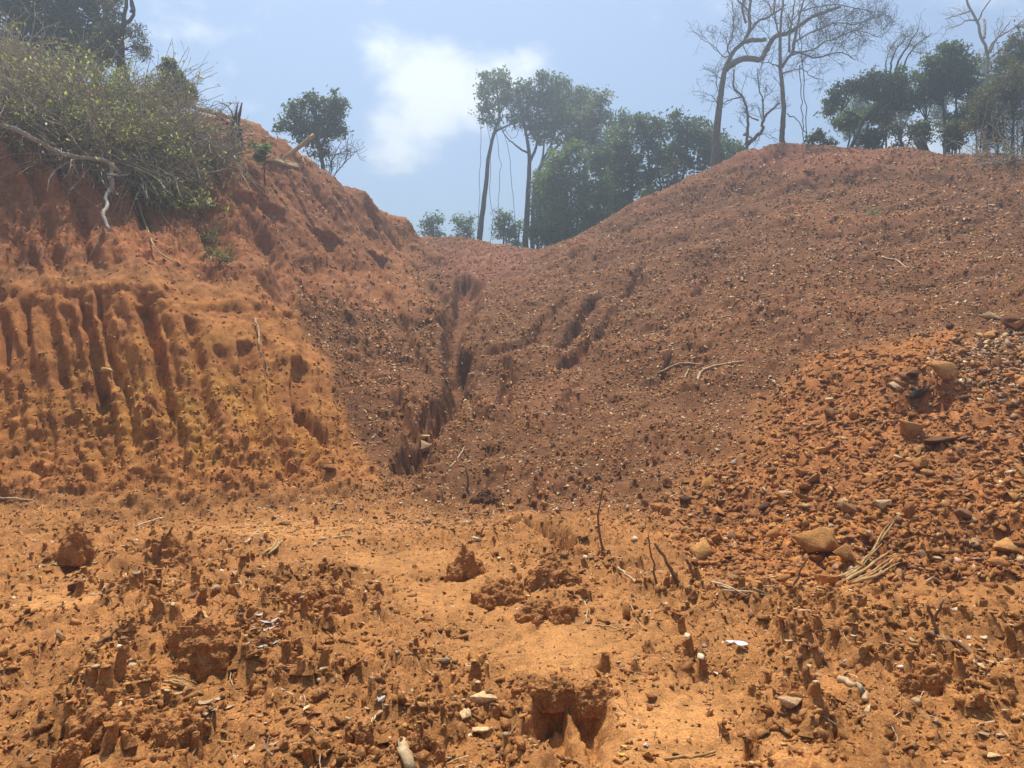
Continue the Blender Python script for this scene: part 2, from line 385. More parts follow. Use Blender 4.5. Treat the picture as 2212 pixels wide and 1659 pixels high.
gu = grooves(x + .75 * z + .1 * nA, .85, 21, z, 3.6, 5.6, .5) + .6 * grooves(x + .72 * z + .06 * nB, .5, 22, z, 3.8, 7.0, .8)
disp -= w_upper * .26 * gu
disp += w_upper * (.10 * nV + .025 * bil + .02 * nC)
# overhanging sods along the lip of the upper face, ledge of the berm
disp += w_wall * .10 * nB * np.exp(-((z - 3.0 - .2 * nA) / .22) ** 2)
# slopes: clods and rills
rill = np.abs(fbm(np.stack([x * 1.0, y * .35, z * 0], -1), 1.1, 3, .5))
disp -= w_slope * .10 * (1 - sstep(.0, .07, rill)) * sstep(9.5, 12, y) * sstep(-.1, .2, nA)
disp += w_slope * (.10 * nA + .026 * nB + .006 * bil + .008 * nC) + w_pile * (.07 * nB + .03 * bil + .02 * nC)
hol = fbm(P3, 1.5, 3, .6)
disp -= w_slope * .07 * sstep(.45, .55, hol)
# gullies and cracks cut by run-off: (survey polyline, depth, half width)
CUTS = [([(1003, 600), (985, 680), (973, 745), (992, 790), (978, 850), (935, 900), (905, 955), (880, 1010)], .6, .17),
        ([(1018, 612), (1004, 650), (985, 700)], .55, .30), ([(995, 770), (985, 845)], .8, .20), ([(1005, 765), (972, 850)], .6, .12),
        ([(940, 610), (975, 660), (985, 700)], .3, .16), ([(860, 690), (890, 740), (925, 800)], .25, .10), ([(840, 640), (870, 700)], .2, .10),
        ([(1282, 640), (1240, 705), (1212, 748)], .45, .14), ([(1300, 705), (1265, 755), (1215, 790)], .3, .12), ([(1330, 660), (1300, 720)], .25, .1),
        ([(1220, 640), (1180, 690), (1120, 750)], .25, .12), ([(1110, 740), (1060, 760)], .3, .12), ([(1100, 775), (1090, 880)], .3, .09),
        ([(640, 870), (680, 910), (706, 955)], .28, .08), ([(610, 600), (600, 640)], .35, .2), ([(575, 490), (580, 545)], .5, .3), ([(830, 470), (860, 525)], .4, .12), ([(810, 470), (830, 520)], .35, .1),
        ([(1075, 1128), (1150, 1135), (1215, 1165), (1240, 1195)], .30, .10), ([(1160, 1050), (1175, 1110)], .12, .10), ([(1215, 1060), (1245, 1100)], .10, .12), ([(1390, 570), (1350, 640)], .25, .1),
        ([(860, 850), (880, 915), (905, 960)], .3, .1), ([(1540, 600), (1500, 640)], .2, .12), ([(1445, 765), (1440, 800)], .35, .07), ([(2000, 850), (1985, 865)], .4, .3), ([(230, 660), (150, 700)], .1, .1),
        ([(1070, 1400), (1130, 1375), (1165, 1360)], .03, .03), ([(1620, 1595), (1630, 1640)], .1, .03)]
cut = np.zeros_like(x)
for pts, dep, hw in CUTS:
    W = np.array([ray_base(*p) for p in pts]); m = (x > W[:, 0].min() - 1.2) & (x < W[:, 0].max() + 1.2) & (y > W[:, 1].min() - 1.2) & (y < W[:, 1].max() + 1.2)
    if not m.any(): continue
    xx, yy = x[m] + .10 * nB[m], y[m] + .10 * nA[m]; dm = np.full(m.sum(), 9.0)
    for a, b in zip(W[:-1], W[1:]):
        ab = b - a; t = np.clip(((xx - a[0]) * ab[0] + (yy - a[1]) * ab[1]) / (ab @ ab + 1e-9), 0, 1)
        dm = np.minimum(dm, np.hypot(xx - a[0] - t * ab[0], yy - a[1] - t * ab[1]))
    cut[m] = np.maximum(cut[m], min(dep, .6) * (1 - sstep(hw * .3, hw * 1.7, dm + .04 * nC[m])))
# the washed-out hole at the near edge of the path: steep back wall, floor rising toward the viewer, a tongue of earth left standing in it
hx = x + .035 * nC + .02 * nB
prof_x = np.interp(hx, [.05, .10, .13, .26, .285, .325, .345, .40, .43, .52], [0, .15, .22, .21, .12, .11, .20, .18, .09, 0])
yb = 3.93 + .05 * nB + .03 * nC + np.interp(x, [.05, .2, .3, .4, .5], [-.12, 0, -.03, -.06, -.2])
hole = prof_x * (1 - sstep(-.03, .02, y - yb + .03 * nC)) * sstep(3.15, 3.75, y)
cut = np.maximum(cut, hole)
disp += .05 * np.exp(-((x - .25) / .26) ** 2 - ((y - 4.05) / .16) ** 2) * (1 + .8 * nC)
dispv = Nb.reshape(-1, 3) * (disp * sstep(1, 2, np.hypot(x, y)) * (1 - sstep(40, 60, np.hypot(x, y))))[:, None]
dispv[:, 2] -= cut
G = (P3 + dispv).reshape(NC, NRR, 3)
Ng = grid_normals(G)

# --- soil colours (the soil itself: red subsoil, yellow weathered band, brown wash)
def lerpc(a, b, w): return a + (np.asarray(b) - a) * np.clip(w, 0, 1)[:, None]
C = np.tile(np.array([.47, .222, .076]), (len(x), 1))                    # washed orange floor
C = lerpc(C, (.36, .158, .052), rough * .75)
C = lerpc(C, (.205, .088, .037), w_slope)                                # brown slope
C = lerpc(C, (.42, .165, .052), w_lower)
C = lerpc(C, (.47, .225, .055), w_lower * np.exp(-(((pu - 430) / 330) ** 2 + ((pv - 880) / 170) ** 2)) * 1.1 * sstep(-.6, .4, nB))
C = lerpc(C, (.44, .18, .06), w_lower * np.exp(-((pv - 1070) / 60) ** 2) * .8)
C = lerpc(C, (.35, .135, .052), w_upper)
C = lerpc(C, (.37, .148, .05), w_pile)
C = lerpc(C, (.43, .165, .045), w_pile * sstep(.05, .5, nA) * .8)
C = lerpc(C, (.27, .112, .05), w_slope * sstep(.15, .5, nA) * .5)
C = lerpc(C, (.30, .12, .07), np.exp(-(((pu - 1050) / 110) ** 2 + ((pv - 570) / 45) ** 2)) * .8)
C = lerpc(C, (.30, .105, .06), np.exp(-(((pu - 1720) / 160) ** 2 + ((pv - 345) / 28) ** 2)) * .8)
C = lerpc(C, (.22, .10, .055), w_upper * sstep(.0, .35, nB + .6 * nA) * .7 * sstep(380, 640, pu))
C = lerpc(C, (.40, .19, .085), w_upper * sstep(.15, .5, -nB) * .5)
C *= (1 + .22 * nB + .16 * nA)[:, None]
behind = sstep(26, 34, y); C = lerpc(C, (.07, .075, .03), behind * sstep(7, 7.6, z) * sstep(.0, .25, nA + .2))
C = np.clip(C, .01, .9)

idx = np.arange(NC * NRR).reshape(NC, NRR)
FQ = np.stack([idx[:-1, :-1], idx[1:, :-1], idx[1:, 1:], idx[:-1, 1:]], -1)
fw = (w_wall + w_upper).reshape(NC, NRR)[:-1, :-1]; fs = (w_slope + w_pile).reshape(NC, NRR)[:-1, :-1]
yy_ = Y[:-1, :-1]; reg = np.where((fw > .5) & (yy_ < 24), 1, np.where((fs > .5) & (yy_ < 40), 2, 0))
GF = G.reshape(-1, 3)
def sub_sheet(name, sel):
    F = FQ[sel].reshape(-1, 4); us, inv = np.unique(F, return_inverse=True)
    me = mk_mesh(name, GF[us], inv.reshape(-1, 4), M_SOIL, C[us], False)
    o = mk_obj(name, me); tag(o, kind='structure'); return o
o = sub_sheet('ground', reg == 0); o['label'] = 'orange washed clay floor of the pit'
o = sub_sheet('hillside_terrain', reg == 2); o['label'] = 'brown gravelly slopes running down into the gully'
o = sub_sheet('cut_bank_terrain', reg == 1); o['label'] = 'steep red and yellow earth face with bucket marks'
BV = BVHTree.FromPolygons(GF.tolist(), FQ.reshape(-1, 4).tolist())
def hitD(u, v):
    d = Vector(((u - CX) / FOC, 1, -(v - CY) / FOC)).normalized()
    loc, nor, i, dist = BV.ray_cast(Vector((0, 0, EYE)), d, 80)
    if loc is None: return None, None
    if nor.z < 0: nor = -nor
    return np.array(loc), np.array(nor)
def drop(xx, yy):
    loc, nor, i, dist = BV.ray_cast(Vector((xx, yy, 40)), Vector((0, 0, -1)), 80)
    return float(loc.z) if loc is not None else 0.0

# ------------------------------------------------------------------ stones: templates, scattering
def hull(npts, flat, seed, jitter=.25, elong=1.25):
    r_ = np.random.default_rng(seed); P = r_.normal(size=(npts, 3)); P /= np.linalg.norm(P, axis=1, keepdims=True)
    P *= r_.uniform(1 - jitter, 1, (npts, 1)); P *= np.array([elong, 1, flat])
    bm = bmesh.new()
    for p in P: bm.verts.new(p)
    g = bmesh.ops.convex_hull(bm, input=bm.verts)
    bmesh.ops.delete(bm, geom=[v for v in g['geom_interior'] if isinstance(v, bmesh.types.BMVert)], context='VERTS')
    bmesh.ops.triangulate(bm, faces=bm.faces); bm.verts.ensure_lookup_table(); bm.verts.index_update()
    V = np.array([v.co[:] for v in bm.verts]); F = np.array([[v.index for v in f.verts] for f in bm.faces]); bm.free()
    return V, F
T_CHIP = [hull(7, .45, 100 + k, .5, 1.35) for k in range(12)]
T_BIT = [hull(6, .5, 150 + k, .45, 1.35) for k in range(14)]
T_PEB = [hull(8, .62, 200 + k) for k in range(10)]
T_STONE = [hull(9, [.5, .65, .8][k % 3], 300 + k, .45, 1.15 + .12 * (k % 4)) for k in range(14)]
def cooked(V, F, seed, cuts=1, amp=.07):
    """a larger rock: faces split, edges broken, surface roughened"""
    bm = bmesh.new(); vs_ = [bm.verts.new(p) for p in V]
    for f in F: bm.faces.new([vs_[i] for i in f])
    bmesh.ops.dissolve_limit(bm, angle_limit=.25, verts=bm.verts, edges=bm.edges)
    bmesh.ops.bevel(bm, geom=list(bm.edges), offset=.03, segments=1, affect='EDGES', clamp_overlap=True)
    bmesh.ops.triangulate(bm, faces=bm.faces)
    bmesh.ops.subdivide_edges(bm, edges=bm.edges, cuts=cuts, use_grid_fill=True)
    bmesh.ops.triangulate(bm, faces=bm.faces)
    bm.verts.ensure_lookup_table(); bm.verts.index_update()
    V = np.array([v.co[:] for v in bm.verts]); F = np.array([[v.index for v in f.verts] for f in bm.faces]); bm.free()
    n = V / (np.linalg.norm(V, axis=1, keepdims=True) + 1e-9)
    V = V + n * (amp * .8 * fbm(V + seed * 3.1, 2.6, 4, .6))[:, None]
    return V, F
def frames(nor, r_, follow=.7, tilt=.25):
    n = len(nor); up = np.array([0, 0, 1.0])
    z_ = nor * follow + up * (1 - follow) + r_.normal(0, tilt, (n, 3)); z_ /= np.linalg.norm(z_, axis=1, keepdims=True)
    a = r_.normal(size=(n, 3)); x_ = np.cross(a, z_); x_ /= np.linalg.norm(x_, axis=1, keepdims=True) + 1e-9
    return np.stack([x_, np.cross(z_, x_), z_], -1)
def scatter(n, w, seed):
    r_ = np.random.default_rng(seed); W = np.asarray(w, float).reshape(NC, NRR)[:-1, :-1].copy()
    W *= (hole.reshape(NC, NRR)[:-1, :-1] < .02); W[:14] = 0; W[-15:] = 0; W[:, NR - 1:] = 0; W[Y[:-1, :-1] < 2.4] = 0
    cs = np.cumsum(W.ravel()); k = np.searchsorted(cs, r_.uniform(0, cs[-1], n)); i, j = np.divmod(k, NRR - 1)
    a, b = r_.random(n)[:, None], r_.random(n)[:, None]
    P = G[i, j] * (1 - a) * (1 - b) + G[i + 1, j] * a * (1 - b) + G[i + 1, j + 1] * a * b + G[i, j + 1] * (1 - a) * b
    return P, Ng[i, j], (i * NRR + j)
def stamp(mb, P, nor, size, temps, colr, r_, follow=.7, tilt=.25, sink=.25):
    Rm = frames(nor, r_, follow, tilt); which = r_.integers(0, len(temps), len(P))
    for k, (V, F) in enumerate(temps):
        m = np.where(which == k)[0]
        if not len(m): continue
        fl = np.ptp(V[:, 2]) / 2
        W = np.einsum('nij,vj->nvi', Rm[m], V) * size[m][:, None, None] + (P[m] + nor[m] * (size[m] * (fl - sink))[:, None])[:, None, :]
        Fa = (F[None] + (np.arange(len(m)) * len(V))[:, None, None]).reshape(-1, 3)
        mb.add(W.reshape(-1, 3), Fa, np.repeat(colr[m], len(V), 0))
PAL = np.array(list(STONE_TONES.values()))
def pick(n, p, r_, br=.18):
    p = np.array(p, float); c = PAL[r_.choice(len(PAL), n, p=p / p.sum())]; return np.clip(c * r_.normal(1, br, (n, 1)), .02, .9)
def stuff(name, label, n, w, temps, smin, smax, pw, pal, seed, follow=.7, tilt=.3, mat=None, soil=0.0, sink=.25, far=(1, 1)):
    r_ = np.random.default_rng(seed + 5000); P, nn, ix = scatter(n, w, seed); size = (smin + (smax - smin) * r_.random(n) ** pw) * np.clip(P[:, 1] / 11, far[0], far[1])
    c = pick(n, pal, r_); c = c * (1 - soil) + C[ix] * soil
    mb = MB(); stamp(mb, P, nn, size, temps, c, r_, follow, tilt, sink)
    o = mb.obj(name, mat or M_GRAV); return tag(o, label, kind='stuff')
seen = (PV > 300).astype(float).ravel() * (pv < 1680) * (y < 33)
dist = np.clip(y, 3, 30)
stuff('hillside_gravel', 'small brown chips and crumbs covering the gully slopes', 76000, (w_slope + .35 * w_upper * sstep(450, 760, pu) + .12 * w_wall * sstep(520, 700, pu)) * seen * (y < 30) * (.35 + 1.3 * sstep(-.2, .3, nB)) * (1 - .8 * sstep(.03, .2, cut)), T_BIT, .009, .046, 2.3, [3, 3.5, 3, 3, 2, 2.6, .4, 1.0], 1, .5, .5, soil=.12, far=(.75, 1.6))
stuff('floor_gravel', 'fine orange gravel strewn over the pit floor', 26000, w_floor * seen * (.22 + rough), T_BIT, .005, .026, 2.3, [3, 3, 2, 2, 1.5, .8, .25, .25], 2, .6, .4, soil=.35)
stuff('pile_rubble', 'orange rubble and broken chips of the rock pile', 21000, w_pile * seen, T_CHIP, .010, .085, 3.0, [5, 6, 3, 3.5, 1.5, .8, .25, .3], 3, .6, .4, soil=.4)
stuff('bank_crumbs', 'crumbs of earth clinging to the cut bank', 8000, (w_wall + .5 * w_upper) * seen * (1 - .6 * sstep(1.5, 2.6, z)), T_CHIP, .012, .055, 2.2, [4, 4, 2, 3, 1, .25, .05, .08], 4, .8, .3, soil=.75)
stuff('foot_gravel', 'gravel washed out at the foot of the slopes', 9000, np.exp(-((pv - 1120) / 55) ** 2) * seen * (z < .6), T_CHIP, .008, .035, 2, [3, 3, 2, 2, 1.5, 1, .4, .5], 5, .6, .4, soil=.25)
stuff('grey_scree', 'grey and tan scree lying on top of the rock pile', 2600, sstep(0, 60, pu - np.interp(pv, [700, 790, 860], [2150, 1960, 2050])) * sstep(690, 720, pv) * (1 - sstep(830, 880, pv)) * front, T_CHIP, .02, .075, 1.6, [1, 1, 2, 1, 2, 2, 3, .6], 6, .6, .4)
stuff('earth_clods', 'crumbled clods of earth strewn over the rough floor', 6500, w_floor * seen * (rough ** 1.5 * (.3 + 1.4 * sstep(.0, .3, stepn)) + .02) * (pv > 1120), T_CHIP, .010, .062, 2.6, [5, 3, 3, 1, 1, 0, 0, 0], 9, .5, .5, mat=M_SOIL, soil=.8)
# pale dry leaf and bark flakes
T_FLAKE = [(np.array([[-1, 0, 0], [0, -.35, .1 * k], [1, 0, .15], [0, .35, .12]]) * np.array([1, .5 + .3 * k, 1]), np.array([[0, 1, 2], [0, 2, 3]])) for k in range(4)]
T_STRAW = [(np.array([[-1, -.05, 0], [0, -.05 + .12 * k, .12], [1, -.04, .05 * k], [1, .04, .05 * k], [0, .05 + .12 * k, .12], [-1, .05, 0]]), np.array([[0, 1, 4], [0, 4, 5], [1, 2, 3], [1, 3, 4]])) for k in (-2, -1, 1, 2)]
stuff('leaf_litter', 'pale dry leaf flakes scattered over the slopes', 24000, (w_slope * (.3 + 1.6 * sstep(1750, 2200, pu) * (1 - sstep(560, 760, pv)) + .9 * (pv > 420)) + .12 * w_pile + .1 * w_upper + .25 * w_floor * (pv < 1350)) * seen, T_FLAKE, .012, .042, 1.8, [0, .6, 1, 1.6, .2, 3, .6, 1.6], 7, .5, .55, sink=-.1, far=(.8, 1.7))
stuff('dry_straw', 'thin dry straws and fibres lying on the pit floor', 2600, w_floor * seen * (.4 + rough), T_STRAW, .012, .06, 2.0, [1, 1, 1.5, 1.2, 1, 1.5, .3, .3], 8, .8, .25, sink=-.1)

# --- single stones
COOKED = [cooked(*T_STONE[k], k, 1, .08) for k in range(len(T_STONE))]
TONES = list(STONE_TONES)
STONE_ME = {t_: [mk_mesh('stone', *T_STONE[(3 * i + k) % 14], M_TONE[t_]) for k in range(5)] for i, t_ in enumerate(TONES)}
PILE_ME = {t_: [mk_mesh('rock', *COOKED[(3 * i + k) % 14], M_TONE[t_]) for k in range(5)] for i, t_ in enumerate(TONES)}
def singles(name, label, cat, group, n, w, meshes, pt, smin, smax, pw, seed, follow=.6, tilt=.3, sink=.3, gap=.9):
    r_ = np.random.default_rng(seed + 5000); P, nn, ix = scatter(n * 3, w, seed); size = smin + (smax - smin) * r_.random(n * 3) ** pw
    Rm = frames(nn, r_, follow, tilt); kept = []
    for k in range(len(P)):
        if len(kept) >= n: break
        if any((P[k][0] - P[q][0]) ** 2 + (P[k][1] - P[q][1]) ** 2 < ((size[k] + size[q]) * gap) ** 2 for q in kept): continue
        kept.append(k); tn = TONES[r_.choice(8, p=np.array(pt) / sum(pt))]; me = meshes[tn][int(r_.integers(5))]; o = bpy.data.objects.new(name, me); COL.objects.link(o)
        M = Matrix(Rm[k].tolist()).to_4x4() @ Matrix.Diagonal((size[k],) * 3).to_4x4(); fl = .6
        M.translation = Vector(P[k] + nn[k] * size[k] * (fl - sink)); o.matrix_world = M; sz = 'large' if size[k] > smin + .42 * (smax - smin) else 'small'; tag(o, label.format(sz + ' ' + tn), cat, group)
    return [P[q] for q in kept]
singles('rock', '{} angular rock lying loose on the orange rubble pile', 'rock', 'rocks on the rubble pile', 260,
        w_pile * front * (.35 + 1.5 * np.exp(-(((pu - 1800) / 330) ** 2 + ((pv - 1080) / 90) ** 2)) + .8 * sstep(1950, 2200, pu) * (pv < 880)) * (pu < 2260), PILE_ME, [5, 6, 3.5, 4, 1.5, 1.2, .3, .4], .045, .15, 2.4, 31)
singles('rock', '{} flat rock on the scree above the orange pile', 'rock', 'grey rocks on the scree', 70,
        sstep(0, 60, pu - np.interp(pv, [700, 790, 860], [2130, 1960, 2050])) * sstep(700, 725, pv) * (1 - sstep(850, 900, pv)) * front * (pu < 2260), STONE_ME, [.5, 1, 2, 1.5, 2, 2, 3.5, .5], .04, .11, 2, 32)
singles('stone', '{} angular stone lying on the washed orange floor', 'stone', 'loose stones on the pit floor', 240,
        w_floor * front * (pv > 1150) * (pv < 1650) * (.35 + rough) * (pu > -30) * (pu < 2240) * np.clip((pv - 1000) / 500, .1, 1), STONE_ME, [3, 3, 3, 3, 1.5, 1.8, .7, .6], .013, .05, 2.0, 33)
singles('stone', '{} stone washed out along the foot of the gully', 'stone', 'stones at the gully foot', 90,
        np.exp(-(((pu - 1150) / 420) ** 2 + ((pv - 1110) / 60) ** 2)) * front * (1 - w_pile), STONE_ME, [2, 3, 2, 3, 1, 2, .7, 1], .025, .075, 2.0, 34)

# --- earth pillars left standing under stones
def column_mesh(seed, ns=8, rings=((-.7, 1.7), (.04, 1.2), (.25, .9), (.5, .75), (.78, .66), (1.0, .6))):
    r_ = np.random.default_rng(seed); V = []
    ph = r_.uniform(.6, 1.3, ns); lean = r_.normal(0, .14, 2)
    for h, rr in rings:
        for k in range(ns):
            a = 2 * math.pi * k / ns; q = rr * ph[k] * r_.uniform(.72, 1.25)
            V.append((q * math.cos(a) * .4 + lean[0] * h, q * math.sin(a) * .4 + lean[1] * h, h + (r_.normal(0, .10) if h > .9 else 0)))
    F = []
    for i in range(len(rings) - 1):
        for k in range(ns):
            a, b = i * ns + k, i * ns + (k + 1) % ns; F += [(a, b, b + ns), (a, b + ns, a + ns)]
    t = (len(rings) - 1) * ns; V.append((lean[0], lean[1], 1.02)); F += [(t + k, t + (k + 1) % ns, len(V) - 1) for k in range(ns)]
    return np.array(V), np.array(F)
COL_ME = [mk_mesh('column', *column_mesh(k), M_EARTH) for k in range(14)]
COLS = [column_mesh(50 + k, 6, ((-.5, 1.5), (.1, 1.1), (.5, .75), (1.0, .6))) for k in range(12)]
CAP_ME = [m for t_, w_ in zip(TONES, (3, 3, 3, 3, 1, 2, 1, 1)) for _ in range(w_) for m in STONE_ME[t_]]
def pillar_spots(n, seed, zones):
    w = np.zeros_like(x)
    for (u, v, ru, rv, a) in zones: w = np.maximum(w, a * np.exp(-(((pu - u) / ru) ** 2 + ((pv - v) / rv) ** 2)))
    w *= w_floor * front * (pv < 1655) * (pu > -20) * (pu < 2230) * np.clip(1 - 1.1 * path, 0, 1) * sstep(-.05, .25, stepn + .12)
    return scatter(n, w, seed)
ZONES = [(400, 1400, 330, 150, 1), (230, 1560, 300, 110, 1), (700, 1420, 110, 120, .9), (820, 1590, 190, 110, 1), (1600, 1310, 190, 70, .9), (1850, 1400, 300, 100, 1), (2050, 1520, 260, 120, 1), (1200, 1260, 130, 60, .8), (1700, 1560, 200, 80, .5), (1000, 1620, 130, 50, .8), (330, 1220, 150, 60, .5)]
r_ = np.random.default_rng(5041); P, nn, ix = pillar_spots(900, 41, ZONES); kept = []
for k in range(len(P)):
    if len(kept) >= 260: break
    if any((P[k][0] - q[0]) ** 2 + (P[k][1] - q[1]) ** 2 < .045 ** 2 for q in kept): continue
    kept.append(P[k]); h = (.028 + .07 * r_.random() ** 1.7) * (1.2 if P[k][1] < 4.1 else 1); wd = min(h * r_.uniform(.7, 1.5) + .012, .085); up_ = CX + P[k][0] / P[k][1] * FOC
    e = empty('earth_pillar', P[k] - np.array([0, 0, .004]), ('tall' if h > .065 else 'wide squat' if wd > h else 'short slim') + ' stone capped earth pillar ' + ('on the mound round the split earth column' if up_ < 620 else 'near the pale stones beside the washed out hole' if up_ < 1350 else 'on the mound round the white scrap'), 'earth pillar', 'stone capped earth pillars')
    e.rotation_euler = (0, 0, r_.uniform(0, 6.28))
    c = bpy.data.objects.new('column', COL_ME[r_.integers(len(COL_ME))]); link(c, e); c.scale = (wd, wd, h)
    e['kind'] = 'thing'; s_ = wd * r_.uniform(.28, .46); q = bpy.data.objects.new('cap_stone', CAP_ME[r_.integers(len(CAP_ME))]); link(q, e)
    q.scale = (s_, s_, s_ * .6); q.location = (0, 0, h + s_ * .12); q.rotation_euler = (r_.normal(0, .15), r_.normal(0, .15), r_.uniform(0, 6))
mb = MB(); P, nn, ix = pillar_spots(1300, 42, ZONES); n = len(P); h = .012 + .032 * r_.random(n) ** 1.5
for k in range(n):
    V, F = COLS[k % 12]; wd = h[k] * r_.uniform(.9, 2.0) + .008; a = r_.uniform(0, 6.28)
    W = V * np.array([wd, wd, h[k]]); W = np.stack([W[:, 0] * math.cos(a) - W[:, 1] * math.sin(a), W[:, 0] * math.sin(a) + W[:, 1] * math.cos(a), W[:, 2]], 1)
    mb.add(W + P[k], F, C[ix[k]])
tag(mb.obj('small_earth_pillars', M_SOIL), 'crowd of tiny earth pillars standing between the larger ones', kind='stuff')
mb = MB(); P2 = P + np.stack([0 * h, 0 * h, h], 1); stamp(mb, P2, np.tile([0, 0, 1.0], (n, 1)), h * r_.uniform(.25, .45, n) + .003, T_PEB, pick(n, [2, 3, 2, 3, 1, 1.2, .3, .4], r_), r_, 1, .15, .3)
tag(mb.obj('small_cap_stones', M_GRAV), 'little stones topping the tiny earth pillars', kind='stuff')
# upright crumb pillars on the wet brown slope
mb = MB(); P, nn, ix = scatter(260, w_slope * np.exp(-(((pu - 1300) / 260) ** 2 + ((pv - 1030) / 90) ** 2)), 43); n = len(P); h = .02 + .05 * r_.random(n) ** 1.8
for k in range(n):
    V, F = COLS[k % 12]; wd = h[k] * r_.uniform(1, 2) + .015; W = V * np.array([wd, wd, h[k]]); mb.add(W + P[k], F, C[ix[k]])
tag(mb.obj('slope_earth_pillars', M_SOIL), 'crowd of small upright earth crumbs on the gully slope', kind='stuff')

# --- eroded blocks and spires of earth
def prism(cx_, cy_, z0, z1, rad, r_, ns=7):
    a = np.arange(ns) * 2 * math.pi / ns + r_.uniform(0, 1); k0 = rad * r_.uniform(.7, 1.2, ns); ln = r_.normal(0, .06, 2) * (z1 - z0); rings = []
    for t, sc in ((0, 1.15), (.5, 1.0), (.85, .9), (1, .55)):
        rr = k0 * sc * r_.uniform(.88, 1.12, ns); rings.append(np.stack([cx_ + ln[0] * t + rr * np.cos(a), cy_ + ln[1] * t + rr * np.sin(a), np.full(ns, z0 + (z1 - z0) * t) + r_.normal(0, .03, ns) * (z1 - z0)], 1))
    V = np.vstack(rings + [[rings[0].mean(0)], [rings[-1].mean(0)]]); F = []
    for i in range(3):
        for k in range(ns): A, B = i * ns + k, i * ns + (k + 1) % ns; F += [(A, B, B + ns), (A, B + ns, A + ns)]
    for k in range(ns): F += [(4 * ns, (k + 1) % ns, k), (4 * ns + 1, 3 * ns + k, 3 * ns + (k + 1) % ns)]
    return V, np.array(F)
def earth_form(name, label, cat, u, v, w, d, h, seed, peak=.5, ncol=38, fine=.13, holes=(), mat=None, group=None, base=.3):
    """earth left standing by the rain: a cluster of fused columns, lower toward the rim, with holes (x0, x1, depth, top) washed out of the front"""
    p, nn = hitD(u, v); r_ = np.random.default_rng(seed); mb = MB(); g = (w + d) / 2
    for k in range(ncol):
        a = r_.uniform(0, 2 * math.pi); q = math.sqrt((k + .5) / ncol); px, py = math.cos(a) * q * w / 2, math.sin(a) * q * d / 2
        hh = h * (1 - peak * q ** 1.4) * r_.uniform(.6, 1.0); z0 = -.08
        for (x0, x1, dep, zt) in holes:
            if x0 * w < px < x1 * w and py < d * (dep - .5): z0 = zt * h; hh = max(hh, (zt + .25) * h)
        mb.add(*prism(px, py, z0, hh, g * fine * r_.uniform(.6, 1.3), r_))
    for k in range(ncol // 2):                                     # slumped skirt and crumbs
        a = r_.uniform(0, 2 * math.pi); q = r_.uniform(.9, 1.25); inh = any(x0 * w * .9 < math.cos(a) * q * w / 2 < x1 * w * .9 and math.sin(a) < 0 for (x0, x1, dep, zt) in holes)
        mb.add(*prism(math.cos(a) * q * w / 2, math.sin(a) * q * d / 2, -.08, h * base * (.2 if inh else r_.uniform(.15, 1)), g * fine * r_.uniform(.7, 1.4), r_))
    me = mk_mesh('tmp', np.concatenate(mb.V), np.concatenate(mb.F)); t_ = bpy.data.objects.new('tmp', me); COL.objects.link(t_)
    md = t_.modifiers.new('r', 'REMESH'); md.mode = 'VOXEL'; md.voxel_size = max(g, h) / 21
    me2 = bpy.data.meshes.new_from_object(t_.evaluated_get(bpy.context.evaluated_depsgraph_get())); bpy.data.objects.remove(t_); me2.name = name
    V = np.empty(len(me2.vertices) * 3, np.float32); me2.vertices.foreach_get('co', V); V = V.reshape(-1, 3); Nn = np.empty(len(V) * 3, np.float32); me2.vertices.foreach_get('normal', Nn); Nn = Nn.reshape(-1, 3)
    V = V + Nn * (g * .045 * fbm(V / g + seed, 5, 3, .6, True))[:, None]; me2.vertices.foreach_set('co', V.ravel()); me2.materials.clear(); me2.materials.append(mat or M_EARTH); me2.update()
    o = mk_obj(name, me2); o.location = Vector(p); return tag(o, label, cat, group)
earth_form('earth_clod', 'crumbly rim of earth behind the washed out hole', 'earth clod', 1180, 1492, .28, .12, .09, 31, .5, 40, .12)
earth_form('earth_clod', 'crumbly tongue of earth at the right rim of the washed out hole', 'earth clod', 1290, 1500, .16, .16, .10, 32, .5, 34, .13)
earth_form('earth_spire', 'ragged fluted earth spire behind the washed path', 'earth spire', 1010, 1245, .28, .20, .30, 2, .75, 46, .13)
earth_form('earth_clod', 'broad earth clod with a shaded front beside the washed path', 'earth clod', 1085, 1288, .32, .26, .16, 3, .5, 36, .15)
earth_form('earth_clod', 'rounded earth clod between the spire and the ochre block stone', 'earth clod', 1192, 1250, .32, .26, .19, 4, .6, 40, .14)
earth_form('earth_clod', 'low earth clod with a dark undercut in front of the rounded clod', 'earth clod', 1190, 1325, .34, .24, .11, 5, .3, 36, .14)
earth_form('earth_stump', 'dark jagged earth stump at the foot of the cut bank', 'earth stump', 160, 1195, .24, .22, .30, 6, .6, 36, .15)
earth_form('earth_spire', 'pointed earth spire with a bent stick leaning on it', 'earth spire', 365, 1210, .36, .30, .26, 7, .8, 50, .12)
earth_form('earth_column', 'tall split earth column with pale fibrous flutes', 'earth column', 430, 1415, .30, .24, .24, 8, .5, 44, .13)
earth_form('earth_clod', 'dark overhanging earth ledge at the edge of the left mound', 'earth clod', 655, 1292, .40, .24, .13, 9, .3, 40, .13)
earth_form('earth_clod', 'small crusty earth lump right of the overhanging ledge', 'earth clod', 715, 1315, .24, .2, .11, 10, .4, 36, .13)
earth_form('earth_clod', 'cracked earth lump among pillars at the lower left', 'earth clod', 375, 1560, .20, .14, .06, 11, .4, 30, .14)
earth_form('earth_block', 'narrow dark earth block topped by a white stone', 'earth block', 775, 1610, .11, .10, .12, 12, .3, 20, .18)
earth_form('earth_block', 'thin upright earth block at the lower left corner', 'earth block', 160, 1640, .12, .1, .10, 13, .4, 20, .18)
